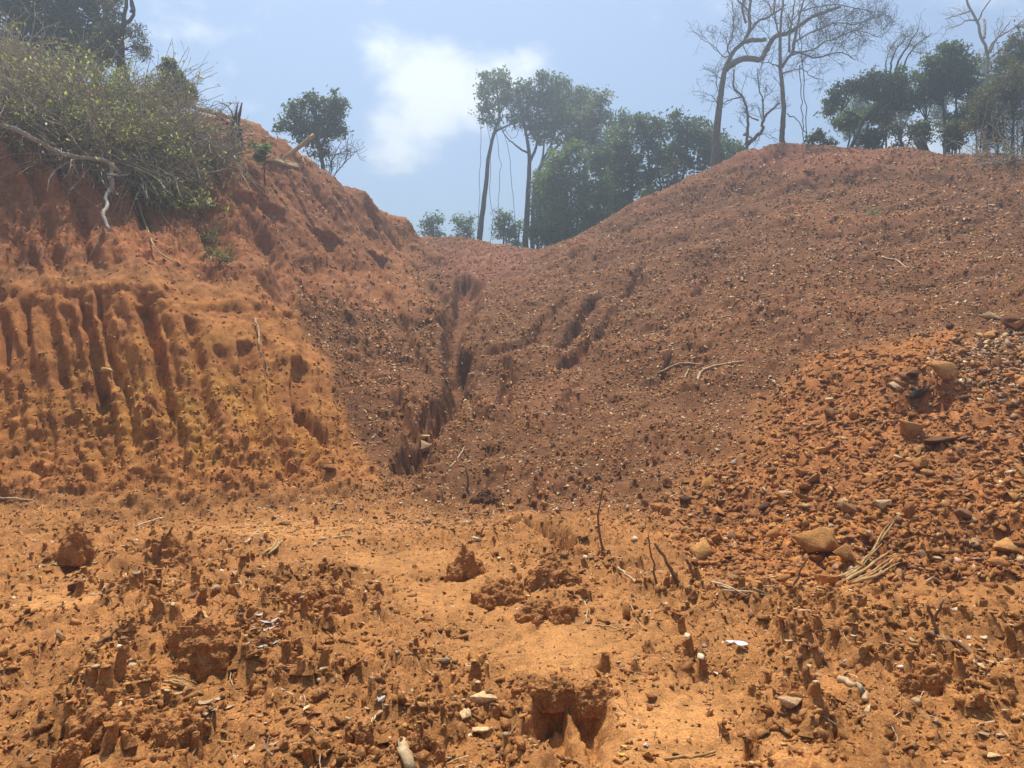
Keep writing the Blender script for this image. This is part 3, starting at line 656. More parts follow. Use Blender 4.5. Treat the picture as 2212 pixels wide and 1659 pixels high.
earth_form('earth_stump', 'dark pitted earth stump between pillars on the right mound', 'earth stump', 2010, 1475, .16, .15, .13, 14, .5, 26, .15)
earth_form('earth_stump', 'smooth rounded earth stump beside the pitted one', 'earth stump', 1968, 1495, .10, .1, .10, 15, .3, 14, .25)
earth_form('earth_clod', 'dark earth lump beside the gully mouth', 'earth clod', 1050, 1078, .30, .22, .16, 17, .6, 26, .17, mat=M_DARKROCK)
earth_form('earth_clod', 'short earth stub at the end of the left mound', 'earth clod', 300, 1470, .18, .15, .09, 18, .4, 26, .15)
earth_form('earth_block', 'row of fused earth pillars at the lower middle', 'earth block', 905, 1625, .16, .1, .10, 19, .3, 26, .14)
earth_form('earth_block', 'broken earth shelf on the left floor edge', 'earth block', 240, 1560, .28, .16, .09, 20, .4, 40, .12)

# --- rocks placed one by one
def rock(u, v, size, mat, label, seed, flat=.65, elong=1.25, yaw=0.0, tilt=(0, 0), name='rock', cat='rock', sink=.3, amp=.09, pts=10):
    p, nn = hitD(u, v); V, F = cooked(*hull(pts, flat, 900 + seed, .42, elong), seed, 2 if size > .15 else 1, amp * .6)
    o = mk_obj(name, mk_mesh(name, V * size, F, mat)); o.rotation_euler = (tilt[0], tilt[1], yaw)
    o.location = Vector(p + np.array([0, 0, size * (flat - sink)])); return tag(o, label, cat)
rock(1775, 1195, .24, M_OCHRE, 'largest ochre boulder at the foot of the rubble pile', 41, .8, 1.3, .25, name='boulder', cat='boulder', amp=.16, pts=14)
rock(1822, 1212, .13, M_OCHRE, 'bright yellow ochre rock leaning against the largest boulder', 2, .75, 1.2, .5)
rock(1355, 1335, .085, M_OCHRE, 'squarish ochre block stone at the edge of the washed path', 3, .9, 1.1, .4, (.2, .3), name='block_stone', cat='stone', amp=.04)
rock(1832, 1105, .15, M_ROCK, 'tilted brown rock just above the largest boulder', 4, .7, 1.3, 1.1, (.2, .1))
rock(2045, 815, .26, M_OCHRE, 'big orange brown rock perched where the scree meets the slope', 5, .75, 1.25, .2, (.1, .25), name='boulder', cat='boulder')
rock(1975, 812, .16, M_DARKROCK, 'dark grey rock beside the perched orange boulder', 6, .6, 1.3, .7)
rock(1925, 835, .17, M_ROCK, 'brown rock on the slope beside the exposed root clump', 7, .65, 1.35, 2.2)
rock(1955, 815, .13, M_ROCK, 'ochre stained rock above the exposed root clump', 8, .6, 1.4, .3)
rock(2145, 690, .20, M_PALE, 'pale yellow slab at the top of the scree', 9, .45, 1.4, .3, (.15, .2))
rock(2185, 705, .28, M_DARKROCK, 'long dark slab beside the pale slab on the scree', 10, .5, 1.6, .4, (.1, -.3))
rock(1960, 945, .19, M_OCHRE, 'split ochre rock face in the middle of the rubble pile', 11, .9, 1.1, .6)
rock(2025, 955, .21, M_DARKROCK, 'dark smooth rock half buried beside the split ochre rock', 12, .55, 1.4, .2)
rock(2085, 765, .12, M_OCHRE, 'rounded ochre rock in the scree below the dark slab', 13, .7, 1.2, .2)
rock(1990, 1010, .14, M_OCHRE, 'yellow rock below the split ochre rock', 14, .7, 1.3, 1.3)
rock(1650, 1105, .10, M_DARKROCK, 'dark reddish rock on the left edge of the rubble pile', 15, .8, 1.2, .3)
rock(1480, 1085, .10, M_DARKROCK, 'black rock at the left foot of the rubble pile', 16, .7, 1.3, .3)
rock(1700, 1065, .10, M_PALE, 'pale flat rock catching light on the rubble pile', 17, .35, 1.4, .2)
rock(2140, 1115, .09, M_OCHRE, 'ochre rock alone on the fine rubble to the right', 18, .7, 1.2, .9)
rock(912, 975, .22, M_PALE, 'pale layered rock wedged in the gully bed', 19, .7, 1.0, .3, (.5, 0))
rock(915, 945, .11, M_PALE, 'small pale rock above the layered gully rock', 20, .5, 1.4, .3)
rock(165, 1278, .075, M_DARKROCK, 'dark block stone on the left mound', 21, .8, 1.1, .3, name='block_stone', cat='stone')
rock(1710, 1520, .075, M_TAN, 'oblong tan stone on the floor below the paper scrap', 22, .45, 1.6, -.6, (0, .1), name='stone', cat='stone')
rock(1045, 1518, .065, M_PALE, 'wide pale stone left of the washed out hole', 23, .55, 1.5, .2, name='stone', cat='stone')
rock(1000, 1552, .055, M_PALE, 'wedge shaped pale stone below the wide pale stone', 24, .6, 1.3, .5, name='stone', cat='stone')
rock(1040, 1582, .045, M_PALE, 'slim pale stone close beside the washed out hole', 25, .5, 1.8, .7, name='stone', cat='stone')
rock(1022, 1442, .034, M_WHITE, 'white brick shaped stone on the smooth washed path', 26, .45, 1.6, .05, name='stone', cat='stone')
rock(823, 1512, .030, M_WHITE, 'white chalky stone among the lower middle pillars', 27, .7, 1.1, .2, name='stone', cat='stone')
rock(822, 1545, .030, M_TAN, 'greyish stone on the pillar below the chalky stone', 28, .6, 1.2, .2, name='stone', cat='stone')
rock(1398, 1612, .020, M_WHITE, 'small white stone on bare floor right of the washed out hole', 29, .6, 1.3, .2, name='stone', cat='stone')
rock(465, 1275, .045, M_PALE, 'knobbly pale stone near the split earth column', 30, .7, 1.2, .2, name='stone', cat='stone')
rock(540, 1350, .055, M_ROCK, 'round brown stone behind the grey leaf scraps', 31, .8, 1.1, .2, name='stone', cat='stone')
rock(1265, 1195, .055, M_OCHRE, 'flat ochre stone behind the rounded clod', 32, .55, 1.3, .1, name='stone', cat='stone')
rock(1185, 1325, .045, M_OCHRE, 'orange stone in front of the low undercut clod', 33, .7, 1.4, .1, name='stone', cat='stone')
rock(2095, 1380, .02, M_WHITE, 'white pebble beside the broken twig on the right', 34, .6, 1.3, .2, name='stone', cat='stone')
rock(1945, 1445, .022, M_WHITE, 'squarish white stone next to the dark arched root', 35, .7, 1.1, .2, name='stone', cat='stone')
rock(2150, 1635, .035, M_PALE, 'pale split stone at the lower right corner', 36, .45, 1.5, .2, name='stone', cat='stone')
rock(230, 805, .09, M_PALE, 'pale rock stuck in the grooved bank face', 37, .7, 1.2, .2)
rock(710, 1015, .13, M_DARKROCK, 'dark flat rock at the lower edge of the bank', 38, .5, 1.5, .2)
rock(618, 1135, .08, M_ROCK, 'brown rock under the pale straw heap', 39, .6, 1.4, .2)

# ------------------------------------------------------------------ sticks, roots, scraps
def gp(u, v, lift=0.0, pull=0.0):
    p, n_ = hitD(u, v)
    for dv in (6, 14, 30, 60, 120):
        if p is not None: break
        q, n_ = hitD(u, v + dv)
        if q is not None: p = world_pt(u, v, q[1])
    p = p + np.array([0, 0, lift])
    if pull:
        d = np.array([0, 0, EYE]) - p; p = p + d / np.linalg.norm(d) * pull
    return p
def stick(name, label, cat, pts, r0, r1, mat, seed=0, lift=None, pull=0.0, n=9, wob=.006, Ys=None, side=5, group=None, parent=None):
    lift = r0 * .7 if lift is None else lift
    P = [gp(*q, lift, pull) if len(q) == 2 else world_pt(*q) for q in pts]
    path_ = smooth_path(P, n, wob, seed); b = path_[0].copy()
    V, F = tube(path_ - b, np.linspace(r0, r1, n), side)
    o = mk_obj(name, mk_mesh(name, V, F, mat, smooth=True), parent); o.location = Vector(b)
    return tag(o, label, cat, group) if parent is None else o
def at(u, v, dv_v, du, lean=0.0):
    """a free standing stick: foot on the ground at (u, v), tip dv_v picture rows higher, du columns across, lean metres toward the camera"""
    p = gp(u, v, -.02); Yd = p[1]; return p, world_pt(u + du, v - dv_v, Yd - lean)
def upright(name, label, cat, u, v, dv_v, du, r0, r1, mat, seed=0, lean=0.0, bend=0.0, n=8):
    a, b = at(u, v, dv_v, du, lean); m = (a + b) / 2 + np.array([bend, 0, 0]); path_ = smooth_path([a, m, b], n, .004, seed)
    V, F = tube(path_ - a, np.linspace(r0, r1, n), 5); o = mk_obj(name, mk_mesh(name, V, F, mat, smooth=True)); o.location = Vector(a)
    return tag(o, label, cat)
upright('stick', 'thin curved brown stick standing upright at the gully mouth', 'stick', 1307, 1198, 155, -2, .014, .006, M_STICK, 1, 0, -.06)
upright('stick', 'curved brown stick upright on the gully gravel', 'stick', 1010, 1062, 55, -6, .022, .010, M_STICK, 2, 0, .03)
upright('stick', 'thin dark stick leaning among the straw on the right', 'stick', 1420, 1262, 110, -22, .010, .005, M_STICK, 3)
upright('stick', 'thick brown stick leaning left beside the dark thin one', 'stick', 1475, 1268, 95, -60, .018, .010, M_STICK, 4)
upright('stick', 'brown stick leaning right at the lower edge of the rubble', 'stick', 1705, 1275, 75, 42, .010, .006, M_STICK, 5)
upright('stick', 'short crooked stick poking from the floor', 'stick', 1505, 1252, 45, -22, .018, .012, M_STICK, 6)
upright('stick', 'forked grey stick standing near the palm splinters', 'stick', 2012, 1345, 50, 25, .010, .008, M_STICK, 7)
upright('stick', 'straight stick leaning left on the right hand floor', 'stick', 2036, 1388, 82, -34, .013, .009, M_STICK, 8)
upright('stick', 'bent brown stick leaning against the pointed earth spire', 'stick', 345, 1212, 72, 28, .014, .010, M_STICK, 9, .05, -.04)
upright('stick', 'straight dark stick standing on the far gully slope', 'stick', 1445, 800, 40, 4, .03, .015, M_STICK, 10)
stick('stick', 'pale peeled stick pointing at the washed path from the right', 'stick', [(1335, 1228), (1386, 1270)], .012, .009, M_DEAD, 11)
stick('stick', 'pale straight twig lying behind the rounded clod', 'stick', [(1262, 1198), (1345, 1208)], .012, .008, M_DEAD, 12)
stick('stick', 'short pale stick on the floor left of the ledge', 'stick', [(503, 1238), (520, 1268)], .010, .008, M_DEAD, 13)
stick('stick', 'long brown stick lying on the left mound', 'stick', [(222, 1288), (300, 1262), (345, 1245)], .012, .008, M_STICK, 14)
stick('stick', 'brown stick slanting down the lower left mound', 'stick', [(212, 1395), (268, 1350)], .011, .008, M_STICK, 15)
stick('stick', 'crooked pale stick on the flat floor below the bank', 'stick', [(500, 1190), (540, 1165), (575, 1130)], .014, .009, M_DEAD, 16)
stick('stick', 'pale crooked stick lying near the washed path head', 'stick', [(690, 1168), (750, 1160), (790, 1170)], .012, .008, M_DEAD, 17)
stick('stick', 'short straight stick below the bank at the left', 'stick', [(295, 1140), (345, 1120)], .013, .010, M_DEAD, 18)
stick('stick', 'pale stick lying at the far left foot of the bank', 'stick', [(0, 1078), (70, 1082)], .018, .012, M_DEAD, 19)
stick('branch', 'pale forked branch lying high on the brown slope', 'branch', [(1505, 835), (1515, 805), (1550, 792), (1605, 783)], .035, .018, M_DEAD, 20)
stick('branch', 'thin yellowish branch lying left of the forked branch', 'branch', [(1420, 808), (1470, 788), (1520, 790)], .025, .014, M_DEAD, 21)
stick('twig', 'short pale twig forming a vee below the yellowish branch', 'twig', [(1478, 818), (1488, 800)], .018, .012, M_DEAD, 22)
stick('twig', 'curved pale twig on the upper right slope', 'twig', [(1905, 556), (1940, 565), (1960, 580), (1985, 575)], .022, .014, M_DEAD, 23)
stick('twig', 'pale twig on the slope above the crack', 'twig', [(1550, 690), (1592, 680)], .02, .014, M_DEAD, 24)
stick('twig', 'thin pale twig hanging on the right edge of the bank', 'twig', [(552, 690), (558, 720), (560, 750)], .020, .012, M_DEAD, 25, pull=.08)
stick('twig', 'wispy pale root below the hanging twig on the bank', 'twig', [(562, 760), (575, 790), (580, 815)], .012, .006, M_DEAD, 26, pull=.05)
stick('twig', 'pale twig lying left of the gully foot', 'twig', [(972, 1012), (995, 985), (1002, 965)], .016, .010, M_DEAD, 27)
stick('root', 'dark arched root rising from the right floor', 'root', [(1725, 1432), (1742, 1418), (1770, 1418), (1786, 1440)], .016, .010, M_STICK, 28, lift=.02)
stick('root', 'curved pale root lying on the right floor', 'root', [(1812, 1472), (1838, 1482), (1858, 1492), (1872, 1520)], .020, .014, M_DEAD, 29, n=12)
stick('root', 'long flat brown root on the right mound', 'root', [(2000, 1372), (2060, 1392), (2095, 1410), (2118, 1432)], .014, .010, M_STICK, 30)
stick('root', 'pale dried stalk end at the lower middle edge', 'root', [(868, 1608), (878, 1635), (890, 1668)], .022, .028, M_DEAD, 31)
stick('root', 'forked pale strip below the split earth column', 'root', [(415, 1455), (428, 1430), (440, 1412)], .010, .008, M_DEAD, 32)
stick('root', 'bowed brown strip on the lower left floor', 'root', [(297, 1438), (318, 1445), (318, 1470)], .010, .009, M_WOOD, 33, lift=.02)
stick('stick', 'pale split stick lying at the bottom right', 'stick', [(1435, 1642), (1500, 1636), (1545, 1630)], .008, .006, M_WOOD, 34)
stick('root', 'thin pale root draped over the broad clod', 'root', [(1055, 1245), (1070, 1268), (1085, 1282)], .006, .004, M_DEAD, 35)
stick('root', 'thin pale root over the low undercut clod', 'root', [(1262, 1300), (1270, 1320), (1262, 1350)], .006, .004, M_DEAD, 36)
stick('straw', 'straight yellow straw beside the ochre block stone', 'straw', [(1285, 1352), (1370, 1360)], .005, .004, M_DEAD, 37)
def bundle(name, label, cat, strands, mat, seed, r0=.007, flat=.35):
    """splinters of one broken stem, fanned out"""
    e = empty(name, gp(*strands[0][0]), label, cat); base = np.array(e.location)
    for k, st in enumerate(strands):
        P = [gp(*q, .012 + .006 * k % .02) if len(q) == 2 else gp(q[0], q[1], q[2]) for q in st]; pth = smooth_path(P, 8, .004, seed + k)
        V, F = tube(pth - base, np.array([.6, 1, 1.1, 1.1, 1, .9, .7, .25]) * r0 * (1 + .4 * math.sin(k * 2.3)), 5)
        mk_obj('splinter', mk_mesh('splinter', V, F, mat), e)
bundle('palm_splinters', 'fan of split palm stalk splinters at the foot of the rubble', 'splinters',
       [[(1800, 1262), (1850, 1235), (1905, 1195, .10)], [(1812, 1263), (1870, 1235), (1925, 1205, .08)], [(1828, 1265), (1885, 1245), (1950, 1208, .05)], [(1840, 1268), (1890, 1252), (1945, 1222, .03)], [(1878, 1212, .06), (1910, 1180, .10), (1938, 1148, .12)], [(1882, 1208, .06), (1905, 1180, .12), (1935, 1150, .14)], [(1805, 1258), (1840, 1240), (1880, 1215, .08)], [(1835, 1262), (1880, 1240), (1930, 1215, .06)]], M_WOOD, 50, .012)
bundle('wood_splinters', 'tuft of split pale wood on the floor below the bank', 'splinters', [[(572, 1203), (590, 1190), (605, 1165)], [(568, 1202), (588, 1185), (600, 1168)], [(576, 1205), (594, 1192), (604, 1172)], [(580, 1204), (596, 1190), (607, 1176)]], M_WOOD, 60, .010)
bundle('wood_splinters', 'flat sheaf of frayed fibres on the lower left floor', 'splinters', [[(355, 1475), (390, 1480), (430, 1500)], [(352, 1480), (390, 1486), (440, 1508)], [(360, 1470), (395, 1476), (432, 1492)], [(365, 1484), (398, 1492), (425, 1505)]], M_WOOD, 70, .007)
bundle('fibre_strands', 'fibrous strands hanging on the split earth column', 'fibres', [[(432, 1330, .03), (436, 1370), (440, 1412)], [(440, 1332, .03), (446, 1370), (450, 1410)], [(425, 1335, .03), (428, 1370), (430, 1408)], [(447, 1340, .02), (456, 1375), (462, 1400)]], M_WOOD, 80, .009)
bundle('stalk_sheaf', 'sheaf of dry stalks lying below the leaning sticks', 'stalks', [[(1560, 1278), (1620, 1284), (1675, 1280)], [(1555, 1270), (1600, 1285), (1660, 1292)], [(1600, 1280), (1650, 1272), (1690, 1276)], [(1530, 1262), (1580, 1280), (1625, 1300)], [(1585, 1265), (1630, 1278), (1665, 1290)]], M_DEAD, 90, .007)
bundle('frayed_stem', 'frayed stem standing at the lower left edge', 'fibres', [[(150, 1655), (160, 1625, .03), (168, 1590, .05)], [(160, 1656), (172, 1620, .03), (180, 1590, .05)], [(140, 1655), (148, 1625, .03), (152, 1595, .05)], [(170, 1655), (182, 1625, .02), (195, 1575, .06)]], M_WOOD, 100, .006)
# dry leaf scraps and paper
def curled(name, label, cat, u, v, length, width, yaw, mat, curl=.5, lift=.004, tilt=0.1, group=None, thick=.002, fold=0.0):
    n = 9; t = np.linspace(-1, 1, n); wv = width * np.clip(1 - np.abs(t) ** 2.2, .05, 1); V = []
    for i in range(n):
        zc = curl * length * .25 * t[i] ** 2
        V += [(t[i] * length / 2, -wv[i] / 2, zc + fold * wv[i]), (t[i] * length / 2, 0, zc), (t[i] * length / 2, wv[i] / 2, zc + fold * wv[i])]
    V = np.array(V); m = len(V); V = np.vstack([V, V + np.array([0, 0, thick])]); F = []
    for i in range(n - 1):
        for j in (0, 1):
            a = i * 3 + j; q = (a, a + 3, a + 4, a + 1); F += [(q[0], q[3], q[2]), (q[0], q[2], q[1]), tuple(w_ + m for w_ in (q[0], q[1], q[2])), tuple(w_ + m for w_ in (q[0], q[2], q[3]))]
    o = mk_obj(name, mk_mesh(name, V, F, mat)); p, nn = hitD(u, v); o.location = Vector(p + np.array([0, 0, lift])); o.rotation_euler = (tilt, tilt * .5, yaw)
    return tag(o, label, cat, group)
def flat_mat(name, c1, c2, rough=.8):
    m, t, b, out = new_mat(name); geo = node(t, 'ShaderNodeNewGeometry'); t.links.new(ramp(t, noise(t, geo.outputs['Position'], 30, 4), [(.3, c1), (.7, c2)]), b.inputs['Base Color']); b.inputs['Roughness'].default_value = rough; return m
M_PAPER = flat_mat('white_plastic', (.72, .73, .75), (.85, .85, .86), .5)
M_DRYLEAF = flat_mat('dry_leaf', (.34, .22, .11), (.60, .45, .28)); M_GREYLEAF = flat_mat('grey_leaf', (.36, .31, .27), (.58, .53, .47)); M_YELLOW = flat_mat('yellow_leaf', (.55, .30, .06), (.66, .42, .12))
curled('paper_scrap', 'crumpled white scrap lying on the right mound', 'scrap', 1600, 1400, .085, .055, -.5, M_PAPER, 1.0, .012, .15, fold=.3)
curled('paper_scrap', 'small white flap next to the crumpled scrap', 'scrap', 1576, 1392, .055, .024, .2, M_PAPER, .6, .015, .2)
curled('dry_leaf', 'curled yellow leaf pod in front of the washed out hole', 'leaf', 1352, 1625 - 10, .05, .018, -.2, M_YELLOW, .3)
curled('dry_leaf', 'yellow leaf on the floor below the washed out hole', 'leaf', 1345, 1632, .06, .02, -.15, M_YELLOW, .3)
k = 0
for (u, v, l, yw) in [(660, 1345, .12, .6), (650, 1362, .13, .2), (640, 1330, .09, .9), (672, 1350, .08, -.3), (580, 1392, .12, .1), (560, 1398, .10, -.4)]:
    curled('dry_leaf', 'grey curled leaf scrap beside the round brown stone', 'leaf', u * 1.0 - 80 * (u > 600), v, l, l * .28, yw, M_GREYLEAF, .7, group='grey leaf scraps')
for (u, v, l, yw) in [(440, 1520, .10, .3), (455, 1535, .09, -.5), (470, 1512, .08, 1.0), (440, 1545, .10, 1.4), (488, 1530, .09, .1), (382, 1500, .08, .2)]:
    curled('dry_leaf', 'bleached leaf scrap near the sheaf of frayed fibres', 'leaf', u, v, l, l * .3, yw, M_DRYLEAF, .8, group='bleached leaf scraps')
for (u, v, l, yw) in [(2118, 1405, .12, 1.2), (2150, 1432, .16, .15), (2170, 1425, .14, -.1), (2115, 1445, .10, -1.0), (2190, 1440, .12, .2)]:
    curled('dry_leaf', 'pale dry leaf spreading from the long flat root', 'leaf', u, v, l, l * .22, yw, M_DRYLEAF, .5, group='leaves by the flat root')
for (u, v, l, yw) in [(2125, 1590, .05, -.3), (2160, 1592, .05, .3)]:
    curled('seed_husk', 'open pale husk half at the lower right', 'husk', u, v, l, l * .5, yw, M_DRYLEAF, .6, group='husk halves', fold=.3)
r_ = np.random.default_rng(77)
for k in range(16):
    curled('dry_leaf', 'small dry leaf on the flat floor under the bank', 'leaf', r_.uniform(560, 760), r_.uniform(1075, 1130), r_.uniform(.07, .15), .03, r_.uniform(0, 3), M_GREYLEAF if k % 2 else M_DRYLEAF, .6, group='leaves under the bank')
for k in range(14):
    curled('dry_leaf', 'dry leaf strip on the far left floor', 'leaf', r_.uniform(20, 240), r_.uniform(1215, 1290), r_.uniform(.05, .11), .02, r_.uniform(0, 3), M_DRYLEAF, .6, group='leaf strips on the far left floor')

# ------------------------------------------------------------------ vegetation
def leaves(mb, centres, radii, per, size, colour, r_, droop=.3, asp=.45, spread=.16):
    n = len(centres) * per; c = np.repeat(centres, per, 0); rd = np.repeat(radii, per, 0)
    d = r_.normal(size=(n, 3)); d /= np.linalg.norm(d, axis=1, keepdims=True); p = c + d * rd * (r_.random((n, 1)) ** .6) * r_.uniform(.7, 1.35, (n, 1))
    a = r_.normal(size=(n, 3)); a[:, 2] -= droop; a /= np.linalg.norm(a, axis=1, keepdims=True)
    b = np.cross(a, r_.normal(size=(n, 3)) + np.array([0, 0, .2])); b /= np.linalg.norm(b, axis=1, keepdims=True) + 1e-9
    s = size * .8 * r_.uniform(.45, 1.4, (n, 1)); nn_ = np.cross(a, b)
    V = np.stack([p - a * s * .5, p + b * s * asp * .5 + nn_ * s * .06, p + a * s * .5, p - b * s * asp * .5 + nn_ * s * .06], 1).reshape(-1, 3)
    i = np.arange(n)[:, None] * 4; F = np.concatenate([i + [0, 1, 2], i + [0, 2, 3]])
    cc = np.array(colour) * r_.normal(1, spread, (n, 1)) * np.repeat(r_.normal(1, .14, (len(centres), 1)), per, 0)
    cc = cc * (1 + r_.normal(0, .10, (n, 3)) * np.array([1.3, .7, .8])); mb.add(V, F, np.repeat(np.clip(cc, .008, .9), 4, 0))
def sprout(mb, path_, r0, r_, level, length, nchild, up=.25, out=.9, mat=None, t0=.25, droop=0.0):
    """side shoots along a limb, each carrying smaller ones"""
    n = len(path_)
    for k in range(nchild):
        t = t0 + (1 - t0) * (k + r_.random()) / nchild; i = min(int(t * (n - 1)), n - 2); p = path_[i] + (path_[i + 1] - path_[i]) * (t * (n - 1) - i)
        ax = path_[i + 1] - path_[i]; ax /= np.linalg.norm(ax) + 1e-9
        d = ax * .55 + r_.normal(0, out * .6, 3) + np.array([0, 0, up]); d /= np.linalg.norm(d)
        l = length * r_.uniform(.55, 1.2) * (1.1 - .45 * t); m = 5 if level > 1 else 4; pts = [p]
        for q in range(m - 1):
            d = d + r_.normal(0, .28, 3) + np.array([0, 0, .08 * up - droop]); d /= np.linalg.norm(d); pts.append(pts[-1] + d * l / (m - 1))
        pts = np.array(pts); ra = r0 * (1 - .5 * t) * .55
        mb.add(*tube(pts, np.linspace(ra, max(ra * .3, .006), m), 4 if level > 1 else 3, False))
        if level > 0: sprout(mb, pts, ra, r_, level - 1, length * .55, max(3, nchild - 2), up, out, t0=.2, droop=droop)
def tree(name, label, cat, Yd, trunks, clumps, colour, seed, size=.17, per=42, subs=1.0, mat=None, group=None, sub_r=.42, droop=.3, limb_r=.03, asp=.45, extra=0, depth=1.0, spread=.16):
    """trunks: list of (picture polyline, foot radius, tip radius); clumps: (u, v, ru, rv) in survey units at distance Yd"""
    r_ = np.random.default_rng(seed); k1 = Yd / FOC; paths = []
    u0 = trunks[0][0][0][0]; bx = (u0 - CX) * k1; base = np.array([bx, Yd, drop(bx, Yd) - .05]); e = empty(name, base, label, cat, group); tb = MB(); nodes = []
    for ti, (pl, ra, rb) in enumerate(trunks):
        P = [world_pt(u, v, Yd) for u, v in pl]; off = r_.normal(0, .25, (len(P), 1)) * np.array([[0, 1, 0]]); off[0] = 0; P = np.array(P) + off * np.linspace(0, 1, len(P))[:, None]
        gz = drop(P[0][0], P[0][1]) - .15
        if ti == 0 or abs(P[0][2] - gz) < 2.5 and P[0][2] > gz and pl[0][1] > pl[-1][1] and ti < 4 and pl[0][1] > trunks[0][0][0][1] - 25: P = np.vstack([[P[0][0], P[0][1], min(gz, P[0][2] - .1)], P])
        pth = smooth_path(P, max(8, 3 * len(P)), .012, seed + ti); tb.add(*tube(pth, np.linspace(ra, rb, len(pth)), 7)); paths.append((pth, ra, rb)); nodes.append(pth[len(pth) // 3:])
    nodes = np.concatenate(nodes); cen, rad = [], []
    for (u, v, ru, rv) in clumps:
        c = world_pt(u, v, Yd); a, b = ru * k1, rv * k1; vol = max(4, int(subs * 9 * (a * b) ** .75 / sub_r ** 1.5)); 
        for q in range(vol):
            d = r_.normal(size=3); d /= np.linalg.norm(d); f = r_.random() ** .38
            p = c + d * np.array([a, (a + b) * .5 * depth, b]) * f * .92; cen.append(p); rad.append(sub_r * r_.uniform(.55, 1.15) * np.array([1, 1, .75]))
    if cen:
        cen, rad = np.array(cen), np.array(rad)
        for q, p in enumerate(cen):
            dd = np.linalg.norm(nodes - p, axis=1) + .6 * np.maximum(nodes[:, 2] - p[2], 0); s_ = nodes[dd.argmin()]
            if np.linalg.norm(s_ - p) < .15: continue
            mid = (s_ + p) / 2 + r_.normal(0, .10, 3) * np.linalg.norm(p - s_) + np.array([0, 0, -.06 * np.linalg.norm(p - s_)])
            tb.add(*tube(smooth_path([s_, mid, p], 5), np.linspace(limb_r * r_.uniform(.6, 1.2), limb_r * .25, 5), 4, False))
        lb = MB(); leaves(lb, cen, rad, per, size, colour, r_, droop, asp, spread); lb.obj('crown', M_LEAF, e, origin=base)
    for q in range(extra): sprout(tb, paths[q % len(paths)][0], paths[q % len(paths)][2] + .02, r_, 1, 1.0, 5)
    tb.obj('trunk', mat or M_DBARK, e, smooth=True, origin=base)
    return e
GRN, DGRN, OLV, PALEG, DRY = (.095, .135, .065), (.068, .10, .052), (.12, .14, .075), (.14, .19, .08), (.15, .125, .07)
# central group beyond the saddle
tree('tall_tree', 'slender leaning tree with a high round crown behind the saddle', 'tree', 42, [([(1035, 525), (1046, 430), (1057, 335), (1068, 285), (1078, 245), (1072, 190)], .19, .05), ([(1070, 285), (1095, 272), (1118, 262)], .07, .03), ([(1070, 270), (1050, 235), (1042, 205)], .06, .02), ([(1076, 250), (1096, 215), (1100, 185)], .06, .02)],
     [(1068, 172, 40, 30), (1098, 192, 34, 34), (1045, 205, 30, 30), (1082, 215, 38, 30), (1040, 235, 20, 14), (1070, 262, 34, 12)], GRN, 201, .24, 34, 1.0, sub_r=.5)
tree('tall_tree', 'broad topped tree with a dark forked trunk beside the leaning one', 'tree', 41, [([(1134, 535), (1140, 430), (1144, 350), (1138, 300), (1128, 255), (1120, 215)], .19, .05), ([(1144, 350), (1160, 310), (1165, 260), (1160, 220)], .09, .03), ([(1140, 330), (1120, 318), (1098, 300), (1085, 285)], .06, .02)],
     [(1130, 205, 38, 36), (1165, 195, 40, 34), (1150, 245, 52, 38), (1180, 170, 16, 18), (1215, 255, 40, 36), (1185, 290, 40, 20), (1120, 260, 26, 14), (1190, 220, 30, 34), (1165, 275, 34, 18), (1200, 180, 20, 16)], DGRN, 202, .24, 36, 1.05, sub_r=.5)
tree('tall_tree', 'spreading tree with several slanting stems in the middle group', 'tree', 43, [([(1150, 535), (1152, 430), (1168, 355), (1190, 310), (1205, 260)], .15, .04), ([(1162, 370), (1200, 318), (1240, 300), (1270, 325)], .09, .03), ([(1155, 420), (1172, 340), (1178, 280), (1190, 240)], .08, .03)],
     [(1210, 210, 44, 42), (1245, 230, 42, 46), (1225, 265, 46, 26), (1250, 205, 20, 18), (1200, 255, 30, 26), (1225, 300, 36, 18), (1265, 240, 26, 30), (1210, 185, 24, 18)], DGRN, 203, .24, 36, 1.05, sub_r=.5)
tree('tall_tree', 'tree with a narrow upper tuft beside the spreading crown', 'tree', 40, [([(1272, 530), (1262, 420), (1266, 350), (1282, 300), (1295, 255), (1298, 215)], .14, .04), ([(1266, 350), (1255, 310), (1250, 270)], .07, .03)],
     [(1295, 212, 30, 22), (1302, 248, 26, 26), (1262, 262, 38, 40), (1268, 305, 48, 30), (1240, 300, 26, 22), (1280, 285, 22, 20)], OLV, 204, .22, 40, 1.3, sub_r=.48)
tree('young_tree', 'light green young tree low behind the saddle', 'tree', 37, [([(1225, 535), (1228, 470), (1222, 400), (1215, 350)], .08, .03), ([(1240, 535), (1248, 460), (1252, 390)], .07, .03)],
     [(1205, 350, 34, 34), (1240, 335, 34, 30), (1180, 385, 26, 40), (1205, 400, 34, 40), (1245, 385, 34, 36), (1225, 450, 46, 46), (1255, 430, 30, 36), (1200, 470, 30, 36), (1240, 500, 44, 28)], PALEG, 205, .20, 46, 1.4, sub_r=.42)
tree('young_tree', 'bushy young tree filling the gap under the tall crowns', 'tree', 38, [([(1180, 535), (1178, 470), (1182, 400)], .07, .03), ([(1290, 525), (1296, 450), (1300, 380)], .08, .03)],
     [(1180, 430, 26, 40), (1185, 490, 28, 34), (1300, 400, 34, 46), (1290, 350, 34, 34), (1325, 300, 22, 40), (1330, 360, 26, 46), (1290, 460, 36, 46), (1220, 510, 60, 22), (1320, 440, 30, 40), (1310, 340, 26, 26), (1270, 480, 30, 40)], GRN, 206, .20, 46, 1.4, sub_r=.42)
